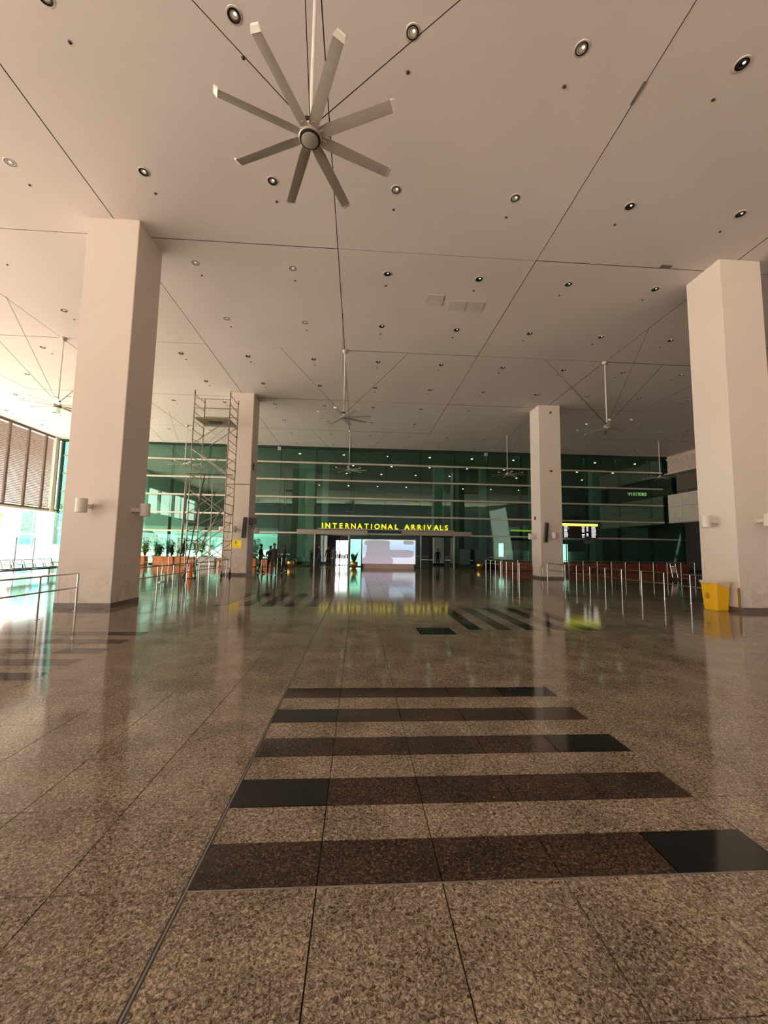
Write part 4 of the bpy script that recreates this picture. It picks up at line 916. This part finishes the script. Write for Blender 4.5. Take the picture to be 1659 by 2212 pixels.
# ------------------------------------------------------------------ people
def skin_mesh(name, verts, edges, radii, root, sub=1):
    me = bpy.data.meshes.new(name); me.from_pydata(verts, edges, []); o = bpy.data.objects.new(name, me); COL.objects.link(o)
    sk = o.modifiers.new('skin', 'SKIN'); sk.use_smooth_shade = True
    for i, r in enumerate(radii):
        v = me.skin_vertices[0].data[i]; v.radius = (r, r) if not isinstance(r, tuple) else r; v.use_root = (i == root)
    ss = o.modifiers.new('sub', 'SUBSURF'); ss.levels = sub; ss.render_levels = sub
    d = bpy.context.evaluated_depsgraph_get(); m2 = bpy.data.meshes.new_from_object(o.evaluated_get(d)); bpy.data.objects.remove(o); return m2
def person(x, y, face, hgt, lab, top, bottom, pose='stand', head='cap', hatm='camo', floor_z=0.0, stride=0.0, mass=1.0):
    s = hgt / 1.72; root = empty('person', (x, y, floor_z), face, lab, 'person')
    V = {}; Rr = {}; Ed = []
    def v(n, p, r): V[n] = Vector(p) * s; Rr[n] = r * s if not isinstance(r, tuple) else (r[0] * s, r[1] * s)
    def e(a, b): Ed.append((a, b))
    # local: +y is the way the person faces, x to the person's right
    v('pel', (0, 0, 0.93), (0.155 * mass, 0.11 * mass)); v('wai', (0, 0, 1.07), (0.14 * mass, 0.10 * mass)); v('che', (0, 0.0, 1.27), (0.165 * mass, 0.11 * mass)); v('nek', (0, -0.01, 1.44), 0.062); v('nk2', (0, 0.0, 1.50), 0.052)
    v('hd1', (0, 0.015, 1.56), (0.068, 0.078)); v('hd2', (0, 0.01, 1.64), (0.076, 0.092)); v('hd3', (0, 0.0, 1.70), (0.055, 0.065))
    for a, b in (('pel', 'wai'), ('wai', 'che'), ('che', 'nek'), ('nek', 'nk2'), ('nk2', 'hd1'), ('hd1', 'hd2'), ('hd2', 'hd3')): e(a, b)
    for sd, n in ((-1, 'l'), (1, 'r')):
        st_ = stride * sd
        v('hip' + n, (sd * 0.095, 0, 0.86), 0.09 * mass); v('kne' + n, (sd * 0.11, st_ * 0.16 + 0.02, 0.47), 0.058); v('ank' + n, (sd * 0.12, st_ * 0.30 - 0.02, 0.09), 0.042); v('toe' + n, (sd * 0.14, st_ * 0.30 + 0.15, 0.035), 0.036); v('hee' + n, (sd * 0.12, st_ * 0.30 - 0.06, 0.04), 0.036)
        e('pel', 'hip' + n); e('hip' + n, 'kne' + n); e('kne' + n, 'ank' + n); e('ank' + n, 'toe' + n); e('ank' + n, 'hee' + n)
        v('sho' + n, (sd * 0.19, -0.01, 1.39), 0.062)
        if pose == 'stand': el, wr = (sd * 0.25, -0.04, 1.11), (sd * 0.26, 0.05, 0.86)
        elif pose == 'hips': el, wr = (sd * 0.34, -0.10, 1.14), (sd * 0.20, 0.06, 1.00)
        elif pose == 'front': el, wr = (sd * 0.25, 0.0, 1.12), (sd * 0.06, 0.20, 1.02)
        else: el, wr = (sd * 0.24, -0.14, 1.14), (sd * 0.05, -0.17, 0.95)
        v('elb' + n, el, 0.044); v('wri' + n, wr, 0.030)
        d = (Vector(wr) - Vector(el)).normalized(); hp = Vector(wr) + d * 0.055
        v('pal' + n, hp, 0.033); e('che', 'sho' + n); e('sho' + n, 'elb' + n); e('elb' + n, 'wri' + n); e('wri' + n, 'pal' + n)
        side = d.cross(Vector((sd, 0, 0.01))).normalized()
        for f, (off, ln_) in enumerate(((-0.030, 0.065), (-0.010, 0.075), (0.010, 0.070), (0.030, 0.055))):
            b0 = hp + side * off + d * 0.02; v('f%d%s' % (f, n), b0 + d * ln_ * 0.5, 0.009); v('g%d%s' % (f, n), b0 + d * ln_ + Vector((-sd * 0.015, 0, 0)), 0.0075); e('pal' + n, 'f%d%s' % (f, n)); e('f%d%s' % (f, n), 'g%d%s' % (f, n))
        v('th' + n, Vector(wr) + d * 0.04 - side * 0.05, 0.010); e('wri' + n, 'th' + n)
    names = list(V); idx = {n: i for i, n in enumerate(names)}
    me = skin_mesh('body', [V[n] for n in names], [(idx[a], idx[b]) for a, b in Ed], [Rr[n] for n in names], 0, 1)
    me.materials.clear()
    for m_ in ('skin', top, bottom, 'boot'): me.materials.append(MT[m_])
    hands = [V[n] for n in names if n[:3] == 'pal' or n[0] in 'fg' and n[1].isdigit() or n[:2] == 'th']
    for p in me.polygons:
        c = p.center
        if c.z > 1.455 * s: k = 0
        elif min((c - h_).length for h_ in hands) < 0.05 * s: k = 0
        elif c.z > 0.90 * s or (abs(c.x) > 0.205 * s and c.z > 0.55 * s): k = 1
        elif c.z > 0.13 * s: k = 2
        else: k = 3
        p.material_index = k
    link('body', me, root)
    hm = MB(); HZ = 1.64 * s
    if head == 'cap':
        hm.lathe([(0.088 * s, HZ + 0.012), (0.092 * s, HZ + 0.04 * s), (0.078 * s, HZ + 0.075 * s), (0.045 * s, HZ + 0.098 * s), (0.0, HZ + 0.105 * s)], (0, 0.0, 0), 16, cap0=True, cap1=False)
        hm.add([(-0.06 * s, 0.07 * s, HZ + 0.02 * s), (0.06 * s, 0.07 * s, HZ + 0.02 * s), (0.04 * s, 0.145 * s, HZ + 0.005 * s), (-0.04 * s, 0.145 * s, HZ + 0.005 * s), (-0.07 * s, 0.07 * s, HZ + 0.03 * s), (0.07 * s, 0.07 * s, HZ + 0.03 * s), (0.05 * s, 0.17 * s, HZ + 0.016 * s), (-0.05 * s, 0.17 * s, HZ + 0.016 * s)],
               [(0, 1, 2, 3), (4, 5, 6, 7), (0, 1, 5, 4), (1, 2, 6, 5), (2, 3, 7, 6), (3, 0, 4, 7)]); hm.build('cap', MT[hatm], root, smooth=True)
    elif head == 'cloth':
        hm.lathe([(0.105 * s, HZ - 0.05 * s), (0.112 * s, HZ + 0.02 * s), (0.10 * s, HZ + 0.08 * s), (0.0, HZ + 0.105 * s)], (0, -0.02 * s, 0), 16, cap0=True, cap1=False); hm.build('head_cloth', MT['headcloth'], root, smooth=True)
    else:
        hm.lathe([(0.082 * s, HZ - 0.02 * s), (0.092 * s, HZ + 0.03 * s), (0.078 * s, HZ + 0.075 * s), (0.0, HZ + 0.092 * s)], (0, -0.016 * s, 0), 16, cap0=True, cap1=False); hm.build('hair', MT['hair'], root, smooth=True)
    fc = MB(); fc.add([(-0.012 * s, 0.098 * s, HZ - 0.055 * s), (0.012 * s, 0.098 * s, HZ - 0.055 * s), (0, 0.085 * s, HZ - 0.01 * s), (0, 0.122 * s, HZ - 0.05 * s)], [(0, 1, 3), (1, 2, 3), (2, 0, 3)]); fc.build('nose', MT['skin'], root)
    for sx in (-1, 1):
        MB().lathe([(0, -0.004), (0.011 * s, -0.003), (0.011 * s, 0.003), (0, 0.004)], (sx * 0.032 * s, 0.094 * s, HZ - 0.012 * s), 8, 'Y').build('eye', MT['hair'], root)
        MB().lathe([(0, -0.01), (0.024 * s, -0.006), (0.024 * s, 0.006), (0, 0.01)], (sx * 0.086 * s, 0.0, HZ - 0.02 * s), 8, 'X').build('ear', MT['skin'], root)
    MB().box(-0.022 * s, 0.022 * s, 0.086 * s, 0.100 * s, HZ - 0.086 * s, HZ - 0.078 * s).build('mouth', MT['red'], root)
    if head == 'cap': MB().lathe([(0.150 * s * mass, 0.95 * s), (0.152 * s * mass, 0.99 * s)], (0, 0, 0), 16, cap0=False, cap1=False).build('belt', MT['boot'], root)
    return root
person(-5.80, 24.55, -PI / 2 - 0.2, 1.72, 'uniformed guard in a cap standing apart beside the scaffold column', 'camo', 'camo', 'front', 'cap', 'black_cloth', stride=0.7)
person(-5.02, 23.5, 0.15, 1.62, 'guard in black mostly hidden behind the camouflage uniform', 'black_cloth', 'black_cloth', 'back', 'cap', 'black_cloth')
person(-4.70, 23.0, 0.05, 1.76, 'broad guard in camouflage seen from behind mid group', 'camo', 'camo', 'hips', 'cap', 'camo', mass=1.1)
person(-4.45, 24.8, PI / 2 + 0.2, 1.68, 'camouflaged guard facing the group beside the gold pot', 'camo', 'camo', 'front', 'cap', 'camo', stride=0.5)
person(-3.10, 33.0, -PI / 2 + 0.3, 1.66, 'dark clothed person with red head covering at the doorway', 'navy_cloth', 'navy_cloth', 'stand', 'cloth', stride=0.3)
person(-2.42, 33.3, PI - 0.4, 1.68, 'person in black standing in the doorway', 'black_cloth', 'black_cloth', 'stand', 'hair', stride=0.3)
person(-2.1, 35.1, PI - 0.2, 1.66, 'person in grey clothes just inside the doorway', 'grey_cloth', 'grey_cloth', 'front', 'hair')
person(7.3, 36.5, PI, 1.62, 'dark clothed person inside the second doorway', 'black_cloth', 'black_cloth', 'stand', 'hair')

# ------------------------------------------------------------------ outdoors
def tree(x, y, hgt, cr, mkey, lab, n=900):
    t = empty('tree', (x, y, 0), 0, lab, 'tree', 'trees outside'); tk = MB(); lf = MB()
    tk.tube((0, 0, -0.14), (0.2, 0, hgt * 0.45), 0.18, 8, 0.12)
    cl = []
    for k in range(7):
        a = k * 0.9 + random.random(); p = Vector((math.cos(a) * cr * 0.6, math.sin(a) * cr * 0.6, hgt * random.uniform(0.5, 0.85))); tk.tube((0.2, 0, hgt * 0.42), p, 0.08, 6, 0.03); cl.append(p)
    cl.append(Vector((0, 0, hgt * 0.85)))
    for k in range(n):
        c = random.choice(cl); d = Vector((random.gauss(0, 1), random.gauss(0, 1), random.gauss(0, 0.8))); p = c + d.normalized() * cr * 0.5 * random.random() ** 0.5
        a2 = random.uniform(0, 2 * PI); lf.leaf(p, (math.cos(a2), math.sin(a2), random.uniform(-0.5, 0.7)), random.uniform(0.3, 0.55), 0.22, 0.3, 2)
    tk.build('trunk', MT['bark'], t); o = lf.build('crown', MT[mkey], t); o['kind'] = 'stuff'
tree(-42, 52, 6.5, 2.6, 'leaf_yellow', 'yellow green tree beyond the glass barrier')
tree(-46, 62, 8.0, 3.2, 'leaf_tree', 'taller green tree farther outside the louvres')
tree(-47, 54.5, 6.0, 2.8, 'leaf_tree', 'green tree outside at the photo edge')
tree(-13, 48 + 18, 8.5, 3.5, 'leaf_tree', 'garden tree behind the green glass')
tree(-20, 66, 8.5, 3.5, 'leaf_tree', 'garden tree farthest towards the louvres')
tree(-35, 14, 7.5, 3.2, 'leaf_tree', 'roadside tree mirrored in the green glass')
tree(-38, 3, 7.5, 3.2, 'leaf_tree', 'second roadside tree mirrored in the green glass')
hd = empty('hedge', (-39, 43, 0), 0, 'clipped yellow green hedge outside the barrier', 'hedge'); lf = MB()
for k in range(2600):
    lf.leaf((random.uniform(-4.2, 3.1), random.uniform(-1, 1) + 0.6 * 0, random.uniform(-0.1, 1.7)), (random.gauss(0, 1), random.gauss(0, 1), random.uniform(0, 1)), 0.3, 0.14, 0.2, 2)
o = lf.build('foliage', MT['leaf_yellow'], hd); o['kind'] = 'stuff'; MB().box(-4.2, 3.1, -0.8, 0.8, -0.14, 1.2).build('inner_branches', MT['leaf_yellow'], hd)
hl = MB(); n = 24; vs = []; fs = []
for i in range(n + 1):
    for j in range(9):
        u = i / n; x = -260 + 240 * u; y = 190 + 18 * j; z = (14 + 9 * math.sin(u * 9) + 5 * math.sin(u * 23)) * math.sin(PI * j / 8 * 0.5) if j else -1
        vs.append((x, y, z))
for i in range(n):
    for j in range(8): fs.append((i * 9 + j, (i + 1) * 9 + j, (i + 1) * 9 + j + 1, i * 9 + j + 1))
hl.add(vs, fs); struct('hills', hl, MT['hill'], smooth=True)

# ------------------------------------------------------------------ labels for the ceiling fixtures, by rows
bpy.context.view_layer.update()
dg = bpy.context.evaluated_depsgraph_get()
ORD = ['first', 'second', 'third', 'fourth', 'fifth', 'sixth', 'seventh', 'eighth', 'ninth', 'tenth', 'eleventh', 'twelfth', 'thirteenth', 'fourteenth', 'fifteenth', 'sixteenth']
def seen(o, dz):
    p = o.matrix_world.translation + Vector((0, 0, dz)); c = Vector((0, 0, H)); d = (p - c)
    hit, loc, nrm, idx, ob, mw = SC.ray_cast(dg, c, d.normalized(), distance=d.length - 0.12)
    return not hit
def remove_tree(o):
    for c in list(o.children): remove_tree(c)
    bpy.data.objects.remove(o)
for lst, noun, dz in ((lights, 'round recessed downlight', -0.04), (dots, 'small black sprinkler head', -0.05)):
    rows = {}
    for j, i, px_, o in lst:
        if seen(o, dz): rows.setdefault(j, []).append((px_, o))
        else: remove_tree(o)
    for rn, j in enumerate(sorted(rows)):
        rw_ = sorted(rows[j], key=lambda t: t[0])
        for k, (px_, o) in enumerate(rw_):
            o['label'] = '%s, %s from the left in the %s ceiling row from the top' % (noun, ORD[min(k, 15)], ORD[rn])
